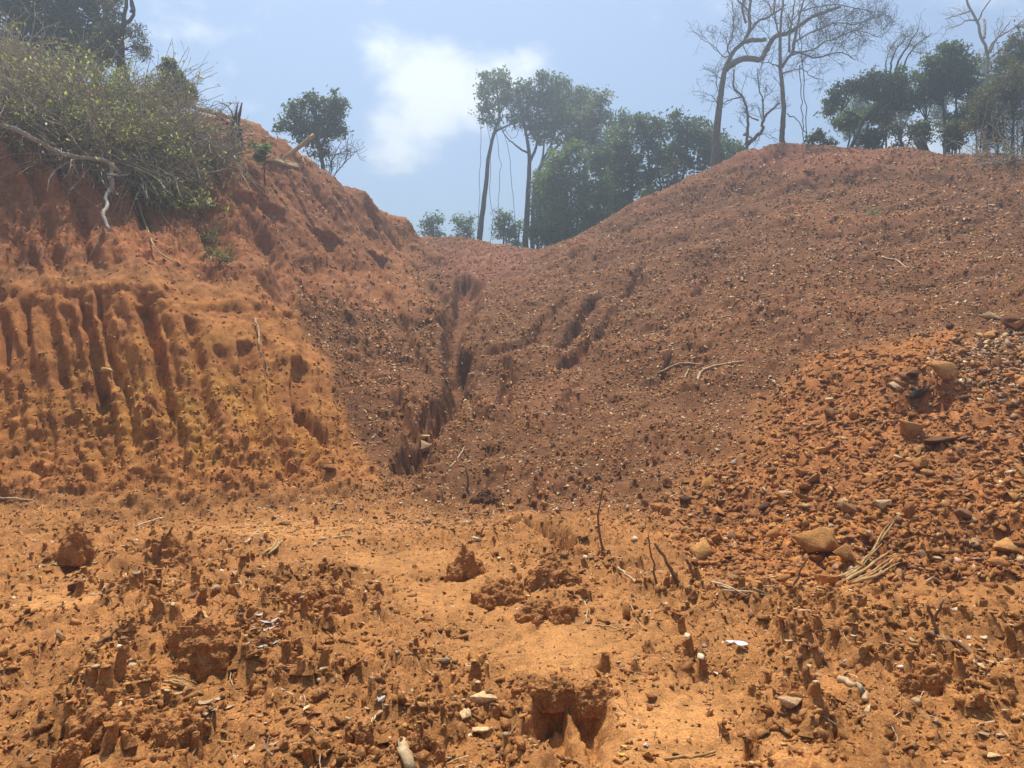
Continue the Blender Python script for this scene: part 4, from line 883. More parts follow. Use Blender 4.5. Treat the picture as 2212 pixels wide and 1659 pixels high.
tree('dense_tree', 'dense dark evergreen tree beside the hill shoulder', 'tree', 35, [([(1360, 480), (1362, 420), (1372, 350)], .14, .05), ([(1400, 450), (1402, 390), (1400, 320)], .12, .05)],
     [(1345, 300, 30, 32), (1385, 275, 38, 34), (1425, 285, 34, 34), (1370, 340, 50, 44), (1420, 345, 44, 46), (1345, 390, 40, 48), (1390, 400, 46, 40), (1340, 450, 36, 36)], DGRN, 207, .22, 40, 1.25, sub_r=.46)
tree('dense_tree', 'lower dark evergreen tree running down the hill shoulder', 'tree', 34, [([(1470, 420), (1475, 370), (1482, 320)], .11, .04), ([(1520, 390), (1522, 350), (1525, 320)], .1, .04)],
     [(1460, 270, 28, 26), (1490, 295, 36, 30), (1455, 330, 40, 40), (1510, 305, 30, 24), (1500, 345, 44, 32), (1545, 318, 24, 24), (1560, 345, 28, 26), (1585, 330, 18, 20)], DGRN, 208, .22, 40, 1.2, sub_r=.44)
tree('tangled_tree', 'dry vine tangled tree at the edge of the hill shoulder', 'tree', 33, [([(1430, 430), (1425, 390), (1415, 360)], .08, .03)], [(1440, 385, 34, 26), (1400, 420, 30, 24), (1470, 370, 30, 22)], (.075, .075, .04), 209, .18, 34, 1.0, sub_r=.4)
for (u, v, ru, rv, sd, lab) in [(935, 478, 26, 20, 221, 'small round bush on the skyline left of the slender tree'), (1000, 482, 28, 22, 222, 'twin crowned bush on the skyline at the slender trunk foot'), (1088, 470, 24, 22, 223, 'small tree standing between the slender and the forked trunk'), (1112, 492, 20, 22, 224, 'low bush at the foot of the forked trunk')]:
    tree('bush', lab, 'bush', 44, [([(u, v + 45), (u + 2, v + 15), (u - 3, v - 5)], .07, .03), ([(u + 6, v + 45), (u + 12, v)], .05, .02)], [(u - ru * .4, v, ru * .6, rv * .8), (u + ru * .4, v - 4, ru * .55, rv * .8), (u, v + rv * .7, ru * .7, rv * .6), (u - ru * .3, v + rv * 1.5, ru * .8, rv * .6), (u + ru * .5, v + rv * 1.7, ru * .6, rv * .5)], GRN, sd, .22, 30, 1.0, sub_r=.45)
tree('dense_tree', 'mid green tree closing the gap between spreading crown and evergreens', 'tree', 39, [([(1320, 500), (1318, 420), (1322, 340)], .11, .04), ([(1330, 500), (1345, 400), (1340, 320)], .08, .03)], [(1320, 290, 26, 34), (1330, 345, 32, 36), (1310, 400, 34, 36), (1335, 430, 34, 36), (1300, 460, 34, 34), (1350, 260, 22, 22)], GRN, 211, .22, 44, 1.5, sub_r=.45)
tree('young_tree', 'slim pale young tree rising before the forked trunk', 'tree', 39, [([(1160, 535), (1164, 440), (1168, 380)], .06, .02)], [(1165, 400, 20, 34), (1170, 450, 22, 34), (1160, 500, 24, 28), (1190, 520, 34, 18)], OLV, 212, .20, 40, 1.5, sub_r=.4)
tree('dense_tree', 'dark tree joining the evergreens to the big bare trunk', 'tree', 35.5, [([(1545, 400), (1548, 360), (1545, 325)], .09, .03)], [(1530, 290, 28, 22), (1560, 305, 28, 24), (1590, 320, 22, 20), (1545, 340, 40, 26), (1505, 270, 22, 18)], DGRN, 213, .20, 36, 1.2, sub_r=.4)
# left skyline
tree('round_tree', 'round crowned tree standing alone on the left skyline', 'tree', 27, [([(700, 398), (690, 330), (682, 285), (678, 250)], .11, .04), ([(692, 330), (710, 280), (722, 235)], .06, .03), ([(685, 300), (655, 275), (640, 250)], .05, .02)],
     [(640, 235, 26, 24), (668, 225, 30, 28), (700, 240, 30, 30), (728, 222, 20, 26), (722, 250, 24, 24), (670, 265, 40, 24), (625, 265, 22, 16), (640, 285, 22, 12), (700, 285, 34, 26), (670, 305, 26, 16), (730, 280, 22, 22), (690, 325, 22, 16), (605, 278, 12, 8)], DGRN, 231, .17, 38, 1.1, sub_r=.32)
tree('conical_sapling', 'conical broad leaved sapling on top of the left bank', 'sapling', 18.6, [([(372, 222), (371, 185), (369, 140)], .03, .01)], [(368, 137, 11, 12), (370, 160, 24, 16), (372, 183, 32, 18), (372, 205, 40, 16), (408, 200, 18, 18), (340, 198, 16, 16)], GRN, 232, .15, 30, 1.6, sub_r=.16, asp=.6, droop=.8, limb_r=.01)
tree('sapling', 'small leafy sapling growing by the splintered log', 'sapling', 17.6, [([(572, 345), (570, 325), (568, 310)], .02, .008)], [(570, 322, 14, 15), (548, 316, 9, 9), (560, 338, 12, 9)], PALEG, 233, .10, 22, 1.2, sub_r=.12, asp=.6, limb_r=.008)
tree('twin_tree', 'thin twin stemmed tree with drooping dry foliage on the left bank', 'tree', 19, [([(252, 190), (258, 120), (262, 60), (268, 0), (272, -80)], .08, .03), ([(278, 190), (268, 130), (272, 60), (283, 25), (262, -60)], .09, .02), ([(283, 25), (272, -10), (250, -60)], .04, .015), ([(205, 190), (240, 140), (275, 95)], .03, .015)],
     [(225, 80, 26, 40), (240, 110, 22, 36), (300, 85, 26, 36), (310, 110, 16, 24), (225, 130, 22, 24), (255, 60, 24, 26), (240, 20, 30, 22)], (.075, .07, .055), 234, .10, 40, 1.3, sub_r=.26, droop=1.2, asp=.3, limb_r=.012)
for q, (u, v, lab) in enumerate([(40, 10, 'dense green tree above the cut bank at the far left'), (135, 0, 'dense green tree behind the tangled bank shrubs'), (205, 40, 'dark leafy tree leaning toward the twin stemmed tree')]):
    tree('leafy_tree', lab, 'tree', 20.5 + q * .4, [([(u, 190), (u + 6, 110), (u, 30)], .10, .04), ([(u + 10, 190), (u + 30, 100), (u + 25, 20)], .07, .03)], [(u - 40, -20, 50, 50), (u + 20, -30, 50, 50), (u - 20, 50, 55, 45), (u + 30, 60, 42, 40), (u, 110, 55, 34), (u - 40, 120, 40, 34), (u + 10, -100, 60, 50)], (.06, .10, .04), 240 + q, .13, 46, 1.5, sub_r=.32, spread=.2)
# right skyline
def rc(cx_, cy_): return (1780 + .2188 * cx_, .2188 * cy_)
tree('leaning_tree', 'leafy tree on three leaning stems above the hill crest', 'tree', 27, [([rc(255, 1500), rc(330, 1330), rc(400, 1200), rc(480, 1080), rc(560, 930)], .09, .03), ([rc(430, 1500), rc(415, 1350), rc(430, 1240), rc(520, 1100)], .06, .025), ([rc(475, 1500), rc(530, 1350), rc(580, 1200), rc(610, 1050)], .07, .03), ([rc(400, 1200), rc(300, 1130), rc(180, 1090), rc(90, 1040)], .035, .012)],
     [rc(90, 970) + (22, 22), rc(200, 860) + (28, 16), rc(330, 850) + (28, 20), rc(460, 780) + (28, 20), rc(420, 900) + (28, 16), rc(40, 1080) + (16, 16), rc(600, 850) + (30, 30), rc(730, 900) + (32, 32), rc(650, 1010) + (26, 20), rc(800, 760) + (28, 26), rc(850, 1030) + (26, 24)], GRN, 251, .16, 34, 1.5, sub_r=.34)
tree('feathery_tree', 'wind swept feathery tree rising over the leaning stems', 'tree', 29, [([rc(610, 760), rc(600, 640), rc(640, 520), rc(700, 420), rc(760, 350)], .04, .012), ([rc(680, 760), rc(740, 600), rc(830, 450), rc(900, 320), rc(930, 270)], .05, .012), ([rc(760, 760), rc(820, 560), rc(930, 430), rc(1030, 360)], .04, .012), ([rc(650, 760), rc(680, 560), rc(760, 430), rc(850, 330)], .04, .012)],
     [rc(900, 330) + (24, 14), rc(950, 420) + (24, 16), rc(820, 400) + (20, 16), rc(720, 440) + (16, 16), rc(880, 500) + (24, 18), rc(640, 540) + (12, 16)], (.09, .085, .07), 252, .11, 26, .9, sub_r=.30, asp=.2, droop=-.3, limb_r=.014, extra=4)
tree('dense_tree', 'dense dark tree with a domed crown above the hill crest', 'tree', 26.5, [([rc(1230, 1440), rc(1190, 1300), rc(1210, 1100), rc(1230, 900)], .06, .03), ([rc(1300, 1440), rc(1290, 1200), rc(1320, 950)], .05, .03), ([rc(1210, 1430), rc(1160, 1270), rc(1060, 1150)], .035, .015), ([rc(1270, 1440), rc(1330, 1250), rc(1400, 1000)], .04, .02)],
     [rc(1000, 800) + (32, 30), rc(1000, 950) + (28, 24), rc(1230, 560) + (36, 24), rc(1300, 480) + (24, 14), rc(1150, 650) + (34, 26), rc(1380, 640) + (34, 34), rc(1250, 780) + (40, 34), rc(1420, 820) + (30, 34), rc(1150, 900) + (26, 20), rc(1300, 1180) + (20, 20), rc(1200, 480) + (20, 12), rc(1030, 600) + (22, 12)], DGRN, 253, .15, 40, 1.5, sub_r=.34)
tree('shrub', 'ragged leafy shrub between the leaning stems and the domed tree', 'shrub', 25.5, [([rc(740, 1500), rc(750, 1380), rc(720, 1250)], .03, .012), ([rc(800, 1500), rc(850, 1350), rc(900, 1250)], .03, .012)], [rc(720, 1300) + (20, 20), rc(850, 1300) + (20, 18), rc(760, 1400) + (26, 16), rc(640, 1250) + (18, 20), rc(900, 1400) + (16, 10)], (.085, .085, .05), 254, .11, 24, .8, sub_r=.25, limb_r=.012)
tree('bush', 'small green bush at the left end of the hill crest', 'bush', 26, [([(1768, 325), (1770, 300), (1772, 285)], .03, .012)], [(1762, 292, 16, 16), (1780, 300, 20, 14), (1750, 304, 12, 10), (1800, 312, 10, 8)], OLV, 255, .13, 30, 1.0, sub_r=.22)
tree('dry_shrub', 'brownish dry shrub thicket at the right end of the crest', 'shrub', 23.4, [([rc(1700, 1560), rc(1690, 1350), rc(1650, 1150)], .04, .015), ([rc(1850, 1560), rc(1860, 1250), rc(1840, 950)], .05, .015)], [rc(1600, 1000) + (34, 40), rc(1750, 900) + (34, 44), rc(1600, 1250) + (40, 34), rc(1780, 1200) + (36, 40), rc(1500, 1150) + (26, 26), rc(1880, 1050) + (26, 60), rc(1680, 1420) + (44, 22), rc(1900, 750) + (26, 46)], (.11, .10, .06), 256, .11, 40, 1.7, sub_r=.30, asp=.35, limb_r=.014, extra=3)
tree('tall_shrub', 'olive tree hugging the right side of the thicket', 'tree', 24.5, [([rc(1960, 1560), rc(1970, 1200), rc(1950, 700)], .08, .03)], [rc(1960, 420) + (30, 40), rc(1900, 600) + (26, 36), rc(2020, 700) + (40, 60), rc(2000, 1000) + (34, 60), rc(1980, 1350) + (24, 30)], (.10, .095, .055), 257, .11, 40, 1.4, sub_r=.32)
for (u, v, ru, rv, Yd, sd, col, lab) in [(1880, 300, 30, 22, 26, 261, (.075, .08, .045), 'low leafy scrub under the leaning stems'), (1990, 285, 20, 24, 27.5, 262, DGRN, 'dark scrub clump at the foot of the domed tree'), (2065, 290, 30, 26, 25, 263, (.10, .095, .055), 'dry scrub between the domed tree and the thicket'), (2110, 240, 34, 40, 27, 264, DGRN, 'dark tree filling the gap behind the thicket'), (2190, 150, 40, 70, 28, 265, (.08, .08, .045), 'tall brownish tree at the right behind the thicket'), (1830, 262, 34, 22, 28, 266, GRN, 'light crowned tree behind the leaning stems'), (1905, 245, 40, 30, 28, 267, GRN, 'leafy tree behind the three leaning stems')]:
    tree('scrub_tree' if rv > 28 else 'scrub', lab, 'tree' if rv > 28 else 'shrub', Yd, [([(u, 330), (u + 3, (v + 330) / 2), (u, v)], .05, .02), ([(u + 8, 330), (u + 14, v + 8)], .03, .012)], [(u - ru * .45, v, ru * .6, rv * .7), (u + ru * .4, v - rv * .2, ru * .6, rv * .7), (u, v + rv * .5, ru * .8, rv * .5), (u, v - rv * .5, ru * .5, rv * .5)], col, sd, .15, 36, 1.8, sub_r=.32, limb_r=.014)
for (u, v, ru, rv, sd, lab) in [(1850, 235, 44, 40, 271, 'hazy far tree behind the light crowned tree'), (1945, 205, 46, 46, 272, 'hazy far tree behind the feathery tree'), (2040, 180, 54, 60, 273, 'tall hazy far tree behind the domed tree'), (2125, 170, 50, 64, 274, 'tall hazy far tree beside the pale dead tree')]:
    tree('far_tree', lab, 'tree', 41, [([(u, 330), (u + 4, (v + 330) / 2), (u, v)], .12, .04), ([(u + 5, 330), (u - 16, v + 10)], .08, .03)], [(u - ru * .5, v, ru * .55, rv * .55), (u + ru * .45, v - rv * .2, ru * .55, rv * .6), (u, v + rv * .6, ru * .8, rv * .5), (u, v - rv * .55, ru * .5, rv * .45), (u - ru * .2, v + rv * 1.2, ru * .8, rv * .5)], (.11, .135, .085), sd, .2, 34, 1.1, sub_r=.48, limb_r=.025)
# bare trees
def bare(name, label, Yd, limbs, seed, conv, kpx, shoots, mat=M_BARK, group=None, length=1.3, up=.25):
    r_ = np.random.default_rng(seed); pts0 = limbs[0][0][0]; u, v = conv(*pts0); bx = (u - CX) / FOC * Yd; base = np.array([bx, Yd, drop(bx, Yd) - .1]); e = empty(name, base, label, 'tree', group); tb, sb = MB(), MB()
    for q, (pl, r0, r1, ns) in enumerate(limbs):
        P = np.array([world_pt(*conv(*c), Yd) for c in pl]); dep = r_.normal(0, .5); P[:, 1] += np.linspace(0, dep if q else 0, len(P))
        if q == 0: P = np.vstack([[P[0][0], Yd, min(base[2], P[0][2] - .2)], P])
        pth = smooth_path(P, 4 * len(P), .010, seed + q); s_ = kpx * Yd / FOC; tb.add(*tube(pth, np.linspace(r0, r1, len(pth)) * s_, 8))
        if ns: sprout(sb, pth, max(r1 * s_, .03), r_, shoots, length, ns, up, .9, t0=.35 if q == 0 else .15)
    
    if mat is M_PALEBARK: tb.V += sb.V; tb.F += [f + tb.n for f in sb.F]; tb.C += sb.C; tb.n += sb.n
    tb.obj('trunk', mat, e, smooth=True, origin=base)
    if mat is not M_PALEBARK: sb.obj('twigs', M_DBARK, e, origin=base)
    return e
def b4(cx_, cy_): return (1495 + .2083 * cx_, .2083 * cy_)
bare('bare_tree', 'big bare grey tree with a heavy crooked limb on the hill shoulder', 28, [
    ([(240, 1640), (270, 1200), (310, 900), (340, 720), (380, 620), (430, 540), (500, 470), (550, 410), (580, 350), (600, 280), (590, 150), (620, -60)], 46, 12, 9),
    ([(350, 720), (450, 640), (560, 600), (700, 610), (740, 575), (800, 470), (870, 370), (1000, 330), (1100, 270), (1250, 160), (1400, 100), (1560, 45)], 34, 14, 8),
    ([(540, 430), (620, 460), (705, 490)], 24, 20, 0), ([(580, 350), (640, 270), (700, 200), (800, 160), (900, 90), (1000, 10)], 16, 8, 6),
    ([(560, 240), (500, 120), (490, 50), (410, 30), (380, -40)], 13, 7, 6), ([(600, 230), (600, 100), (520, 0), (480, -80)], 13, 7, 4), ([(390, 560), (370, 480), (420, 380), (450, 150), (440, -20)], 9, 4, 6), ([(390, 580), (350, 540), (300, 400), (200, 270)], 7, 3, 7)],
    301, b4, .2083, 2, M_BARK, length=1.2)
bare('bare_tree', 'tall straight bare tree with wide spreading twigs beside the crooked one', 27.4, [
    ([(930, 1500), (940, 1300), (950, 1150), (940, 950), (920, 750), (915, 620), (910, 500), (915, 350), (925, 200), (950, -40)], 31, 9, 6),
    ([(930, 700), (980, 620), (1030, 560), (1060, 430), (1090, 300), (1130, 100), (1180, -40)], 19, 8, 6), ([(1040, 570), (1130, 550), (1280, 600), (1400, 570), (1560, 545), (1700, 620)], 10, 4, 9),
    ([(1010, 540), (1020, 350), (1060, 150), (1090, -30)], 12, 7, 5), ([(1075, 430), (1200, 350), (1350, 290), (1500, 230), (1700, 240), (1900, 160)], 10, 4, 10), ([(1050, 540), (1250, 520), (1350, 450), (1500, 400), (1700, 330), (1950, 420)], 9, 3, 10),
    ([(905, 380), (830, 200), (800, -20)], 9, 5, 6), ([(905, 700), (830, 620), (760, 590)], 7, 3, 4), ([(940, 760), (1050, 740), (1130, 760), (1200, 850), (1300, 890)], 6, 3, 6), ([(1120, 120), (1300, 60), (1500, 20), (1800, 60), (2000, 100)], 8, 3, 9), ([(1000, 330), (1080, 160), (1300, -30)], 8, 4, 5)],
    302, b4, .2083, 2, M_BARK, length=1.35)
bare('bare_tree', 'small gnarled bare tree crouching between the two tall bare ones', 27.8, [
    ([(560, 1580), (575, 1400), (580, 1250), (560, 1100), (520, 990), (440, 920), (430, 850), (440, 720)], 19, 8, 5), ([(570, 1500), (650, 1430), (730, 1350), (720, 1290), (780, 1180), (900, 1080)], 22, 9, 7), ([(575, 1370), (500, 1440), (480, 1475), (505, 1540)], 11, 7, 0),
    ([(530, 1000), (400, 1020), (340, 1050)], 8, 4, 4), ([(740, 1220), (740, 1000), (720, 900), (720, 650)], 9, 4, 7), ([(690, 1250), (600, 1190), (580, 1130)], 9, 4, 4)],
    303, b4, .2083, 2, M_BARK, length=.9)
bare('dead_tree', 'pale dead tree with broken limbs behind the domed tree', 29, [
    ([(1610, 900), (1612, 530), (1560, 380), (1520, 230), (1450, 100), (1405, -20)], 26, 10, 3), ([(1620, 540), (1660, 430), (1750, 350), (1900, 260), (2000, 160)], 11, 5, 4), ([(1520, 220), (1560, 110), (1650, -20)], 9, 5, 0), ([(1580, 380), (1620, 250), (1650, 150), (1670, 100)], 13, 11, 0),
    ([(1490, 200), (1400, 210), (1300, 270), (1180, 310)], 8, 3, 6), ([(1640, 520), (1680, 400), (1770, 260)], 8, 5, 3), ([(1440, 110), (1380, 100), (1310, 95)], 8, 4, 2), ([(1660, 560), (1760, 480), (1880, 420)], 9, 4, 4)],
    304, rc, .2188, 1, M_PALEBARK, length=.9)
def b3(cx_, cy_): return (328 + .2031 * cx_, 173 + .2031 * cy_)
bare('bare_bush', 'bare leafless bush on the left skyline behind the round tree', 25.5, [
    ([(1880, 1060), (1900, 900), (1960, 760), (2020, 640)], 8, 3, 9), ([(1900, 1060), (2000, 900), (2100, 760), (2150, 680)], 7, 3, 8), ([(1880, 1060), (1800, 900), (1780, 700), (1800, 560)], 7, 3, 8), ([(1900, 1050), (1940, 850), (2060, 800), (2180, 820)], 6, 3, 7)],
    305, b3, .2031, 1, M_DBARK, length=.7)
# lianas
def liana(label, pts, Yd, seed, r=.014, group='lianas'):
    P = [world_pt(u, v, Yd) for u, v in pts]; pth = smooth_path(P, 14, .03, seed); b = pth[0].copy(); V, F = tube(pth - b, r, 4)
    o = mk_obj('liana', mk_mesh('liana', V, F, M_DBARK)); o.location = Vector(b); tag(o, label, 'vine', group)
for q, pts in enumerate([[(1085, 275), (1095, 310), (1102, 350), (1108, 420), (1116, 520)], [(1050, 262), (1060, 330), (1058, 420), (1064, 470), (1058, 530)], [(1072, 285), (1080, 350), (1078, 430), (1080, 520)], [(1036, 245), (1038, 330), (1034, 470), (1032, 520)], [(1088, 278), (1108, 300), (1122, 280)]]):
    liana('thin liana hanging from the crown of the slender leaning tree', pts, 42, 310 + q)
for q, pts in enumerate([[(1727, 140), (1732, 210), (1733, 255), (1738, 315)], [(1728, 60), (1735, 150), (1742, 230), (1742, 310)], [(1700, 245), (1722, 262), (1745, 300)]]):
    liana('thin liana hanging beside the tall straight bare tree', pts, 27.4, 320 + q, .02, 'lianas at the bare tree')

# tangled shrubs spilling over the top of the cut bank
def shrub(name, label, u, v, rad, leafy, seed, colour, group, ntw=70, lean=(.45, -.35, -.35), tl=1.1, lsize=.085, mat=None):
    p, n_ = hitD(u, v)
    if p is None: return
    r_ = np.random.default_rng(seed); e = empty(name, p - np.array([0, 0, .05]), label, 'shrub', group); tb = MB(); tips = []
    for k in range(ntw):
        s_ = r_.normal(0, rad * .4, 3) * np.array([1, .6, .35]); s_[2] = abs(s_[2]) * .6
        d = np.array(lean) * r_.uniform(.2, 1.3) + r_.normal(0, .42, 3) + np.array([0, -.1, .45]); d /= np.linalg.norm(d); l = tl * r_.uniform(.4, 1.2); pts = [s_]
        for q in range(4):
            d = d + r_.normal(0, .16, 3) + np.array([.06, -.03, -.16]); d /= np.linalg.norm(d); pts.append(pts[-1] + d * l / 4)
        pts = np.array(pts); r0 = r_.uniform(.006, .017); tb.add(*tube(pts, np.linspace(r0, .005, 5), 3, False)); tips += [pts[2], pts[3], pts[4]]
        if k % 3 == 0: sprout(tb, pts, .007, r_, 0, .35, 3)
    tb.obj('twigs', mat or M_TWIG, e)
    if leafy:
        tips = np.array(tips); sel = tips[r_.permutation(len(tips))[:max(6, int(len(tips) * min(1, leafy)))]]; lb = MB()
        leaves(lb, sel, np.full((len(sel), 3), .13), max(3, int(8 * leafy)), lsize, colour, r_, .5, .5, .35); lb.obj('foliage', M_LEAF, e)
    return e
r_ = np.random.default_rng(400); q = 0
for (u, v, rad, leafy) in [(0, 112, 1.0, .6), (60, 118, 1.0, .6), (120, 140, .9, .7), (30, 150, .9, .6), (190, 165, .9, .6), (85, 165, .9, .6), (140, 185, .9, .5), (20, 190, .9, .5), (90, 210, .9, .6), (160, 222, .9, .7), (235, 205, .9, .6), (30, 240, .8, .4), (100, 255, .8, .6), (180, 265, .9, .7), (250, 255, .9, .7), (310, 240, .8, .6), (60, 285, .7, .3), (140, 305, .7, .6), (215, 320, .8, .8), (280, 305, .8, .7), (340, 290, .8, .4), (260, 355, .7, .8), (320, 345, .7, .7), (180, 345, .6, .6), (0, 275, .6, .3), (350, 225, .7, .6), (290, 210, .7, .7), (0, 225, .8, .5), (230, 290, .8, .5)]:
    kind_ = q % 4; lab = ['tangled twiggy shrub with small olive leaves spilling over the bank top', 'straw coloured dry shrub spilling over the bank top', 'green leaved shrub among the tangle on the bank top', 'half bare shrub of grey brown twigs on the bank top'][kind_]
    shrub(['tangled_shrub', 'dry_shrub', 'leafy_shrub', 'twiggy_shrub'][kind_], lab, u, v, rad, leafy * [1.0, .6, 1.3, .35][kind_] * (.8 if u > 270 else 1), 410 + q, [(.27, .27, .10), (.38, .33, .18), (.22, .26, .09), (.30, .27, .15)][kind_], 'shrubs spilling over the bank', [110, 120, 80, 130][kind_], (.45, -.35, -.45), [1.1, 1.5, 1.0, 1.5][kind_]); q += 1
for (u, v) in [(370, 300), (395, 335), (350, 350), (410, 280), (440, 305), (380, 260), (330, 385), (465, 330), (430, 345)]:
    shrub('dry_brush', 'leafless grey brush heap sliding down the bank shoulder', u, v, .7, .12, 440 + q, (.24, .24, .13), 'grey brush heaps', 80, (.35, -.5, -.5), 1.2, .08, M_TWIG); q += 1
for (u, v, lf) in [(345, 420, .7), (390, 430, .6), (300, 395, .5), (420, 415, .4)]:
    shrub('hanging_shrub', 'yellow green shrub hanging below the lip of the bank', u, v, .5, lf, 470 + q, (.26, .28, .08), 'hanging green shrubs', 40, (.2, -.4, -.5), .7, .11); q += 1
shrub('drooping_brush', 'pale drooping brush at the right end of the crest', 2190, 345, .7, .4, 480, (.14, .15, .06), None, 60, (-.7, -.3, -.2), 1.6, .09, M_TWIG)
shrub('drooping_brush', 'thin pale branches spread over the crest beside the thicket', 2120, 335, .5, .15, 481, (.14, .14, .07), None, 26, (-.9, -.3, .0), 1.3, .07, M_TWIG)
for k, (u, v) in enumerate([(470, 560), (455, 520)]):
    shrub('weed', 'little green weed rooted in the upper bank face', u, v, .18, .9, 490 + k, (.10, .13, .04), 'weeds on the bank face', 12, (.1, -.3, .1), .3, .07)
shrub('weed', 'tiny bright green seedling alone on the brown slope', 1885, 462, .1, 1.0, 493, (.20, .26, .06), None, 8, (0, -.2, .4), .2, .06)
# roots and branches hanging from the bank
def c2(cx_, cy_): return (.1953 * cx_, 250.6 + .1953 * cy_)
stick('hanging_branch', 'long pale branch drooping across the face below the shrubs', 'branch', [c2(-150, 110), c2(0, 125), c2(150, 160), c2(350, 260), c2(600, 390), c2(800, 460), c2(1000, 490), c2(1180, 520), c2(1330, 655)], .05, .035, M_PALEBARK, 501, pull=1.0, n=26, wob=.008, side=7)
stick('hanging_branch', 'crooked pale branch end dangling under the long branch', 'branch', [c2(1235, 560), c2(1240, 770), c2(1170, 890), c2(1185, 1000), c2(1140, 1100), c2(1170, 1200), c2(1215, 1280)], .035, .028, M_PALEBARK, 502, pull=.8, n=20, side=7)
stick('hanging_branch', 'short pale side branch at the bend of the long branch', 'branch', [c2(1180, 655), c2(1330, 668), c2(1440, 645)], .022, .015, M_PALEBARK, 503, pull=1.0)
stick('root', 'thin root hanging left below the long pale branch', 'root', [c2(840, 480), c2(640, 590), c2(540, 710)], .014, .008, M_TWIG, 504, pull=.8)
stick('root', 'short curved root hanging below the long pale branch', 'root', [c2(790, 490), c2(770, 610), c2(700, 700)], .012, .008, M_TWIG, 505, pull=.8)
stick('vine', 'long thin vine trailing down the bank to the ledge', 'vine', [c2(1440, 650), c2(1500, 860), c2(1600, 1180), c2(1700, 1430), c2(1800, 1550), c2(1950, 1640)], .018, .012, M_DEAD, 506, pull=.3, n=18)
stick('vine', 'brown vine trailing below the dangling branch end', 'vine', [c2(1145, 1200), c2(1060, 1430), c2(960, 1640)], .014, .009, M_STICK, 507, pull=.1, n=12)
stick('branch', 'dark forked branch standing out of the hanging shrubs', 'branch', [c2(1420, 690), c2(1500, 530), c2(1650, 340), c2(1860, 280)], .022, .012, M_DBARK, 508, pull=1.0, n=12)
stick('vine', 'vine hanging over the brush toward the upper face', 'vine', [c2(1600, 100), c2(1680, 330), c2(1760, 650), c2(1840, 900)], .016, .01, M_PALEBARK, 509, pull=.9, n=14)
stick('vine', 'pale vine draped down the bank beside the green shrub', 'vine', [c2(1740, 980), c2(1850, 1180), c2(2100, 1350)], .012, .008, M_DEAD, 510, pull=.1, n=10)
stick('branch', 'dry branch lying along the edge of the brush', 'branch', [b3(450, 600), b3(620, 680), b3(800, 790)], .03, .02, M_PALEBARK, 511, pull=.8)
stick('branch', 'short pale branch jutting from the brush over the face', 'branch', [b3(490, 970), b3(620, 990), b3(795, 950)], .022, .016, M_PALEBARK, 512, pull=.6)
stick('vine', 'dead vine falling from the brush to the face', 'vine', [b3(420, 750), b3(480, 930), b3(520, 1080)], .018, .012, M_PALEBARK, 513, pull=.7)
stick('branch', 'straight pale branch sliding down the bank face', 'branch', [b3(870, 820), b3(930, 960), b3(1000, 1100), b3(1100, 1280)], .035, .02, M_DEAD, 514, pull=.12, n=14)
Pl = [world_pt(*b3(95, 190), 18.6), world_pt(*b3(430, 285), 18.9), world_pt(*b3(850, 398), 19.6), world_pt(*b3(1150, 485), 20.2)]
pth = smooth_path(Pl, 14, .006, 5); b0 = pth[0].copy(); o = mk_obj('fallen_log', mk_mesh('fallen_log', *tube(pth - b0, np.linspace(.06, .045, 14), 8), M_DEAD, smooth=True)); o.location = Vector(b0); tag(o, 'long fallen trunk lying along the bank crest', 'log')
p0 = gp(*b3(1370, 855)); Pl = [p0, world_pt(*b3(1570, 710), p0[1] + .1), world_pt(*b3(1725, 588), p0[1] + .2)]
pth = smooth_path(Pl, 10, .006, 6); o = mk_obj('fallen_log', mk_mesh('fallen_log', *tube(pth - p0, np.linspace(.05, .06, 10), 8), M_DEAD, smooth=True)); o.location = Vector(p0); tag(o, 'stripped trunk sticking up from the bank crest', 'log')
bundle('split_log', 'split pale log on the bank crest below the stripped trunk', 'log', [[b3(1290, 850), b3(1430, 885), b3(1575, 915)], [b3(1290, 862), b3(1430, 900), b3(1575, 930)], [b3(1300, 845), b3(1440, 875), b3(1560, 900)], [b3(1310, 872), b3(1440, 915), b3(1570, 942)]], M_DEAD, 520, .04)
for q, (a, b) in enumerate([((1590, 790), (1620, 880)), ((1615, 820), (1700, 922)), ((1705, 820), (1680, 880))]):
    stick('stick', 'short pale stick on the crest right of the split log', 'stick', [b3(*a), b3(*b)], .02, .015, M_DEAD, 530 + q, pull=.1, group='sticks right of the split log')
for q, (a, b, rr) in enumerate([((330, 560), (560, 640), .03), ((420, 520), (620, 560), .022), ((560, 420), (760, 520), .025), ((640, 560), (820, 640), .02), ((980, 640), (1090, 560), .022), ((1030, 700), (1200, 760), .025), ((700, 760), (860, 720), .018), ((1120, 830), (1260, 800), .022), ((1180, 600), (1330, 640), .018), ((1400, 640), (1520, 690), .02), ((250, 430), (470, 400), .022), ((1000, 430), (1080, 520), .02)]):
    stick('dead_branch', 'dead pale branch strewn along the bank crest near the uprooted stump', 'branch', [b3(*a), b3(*b)], rr, rr * .6, [M_PALEBARK, M_DEAD, M_TWIG][q % 3], 560 + q, lift=rr, pull=.25, wob=.02, group='dead branches along the bank crest')
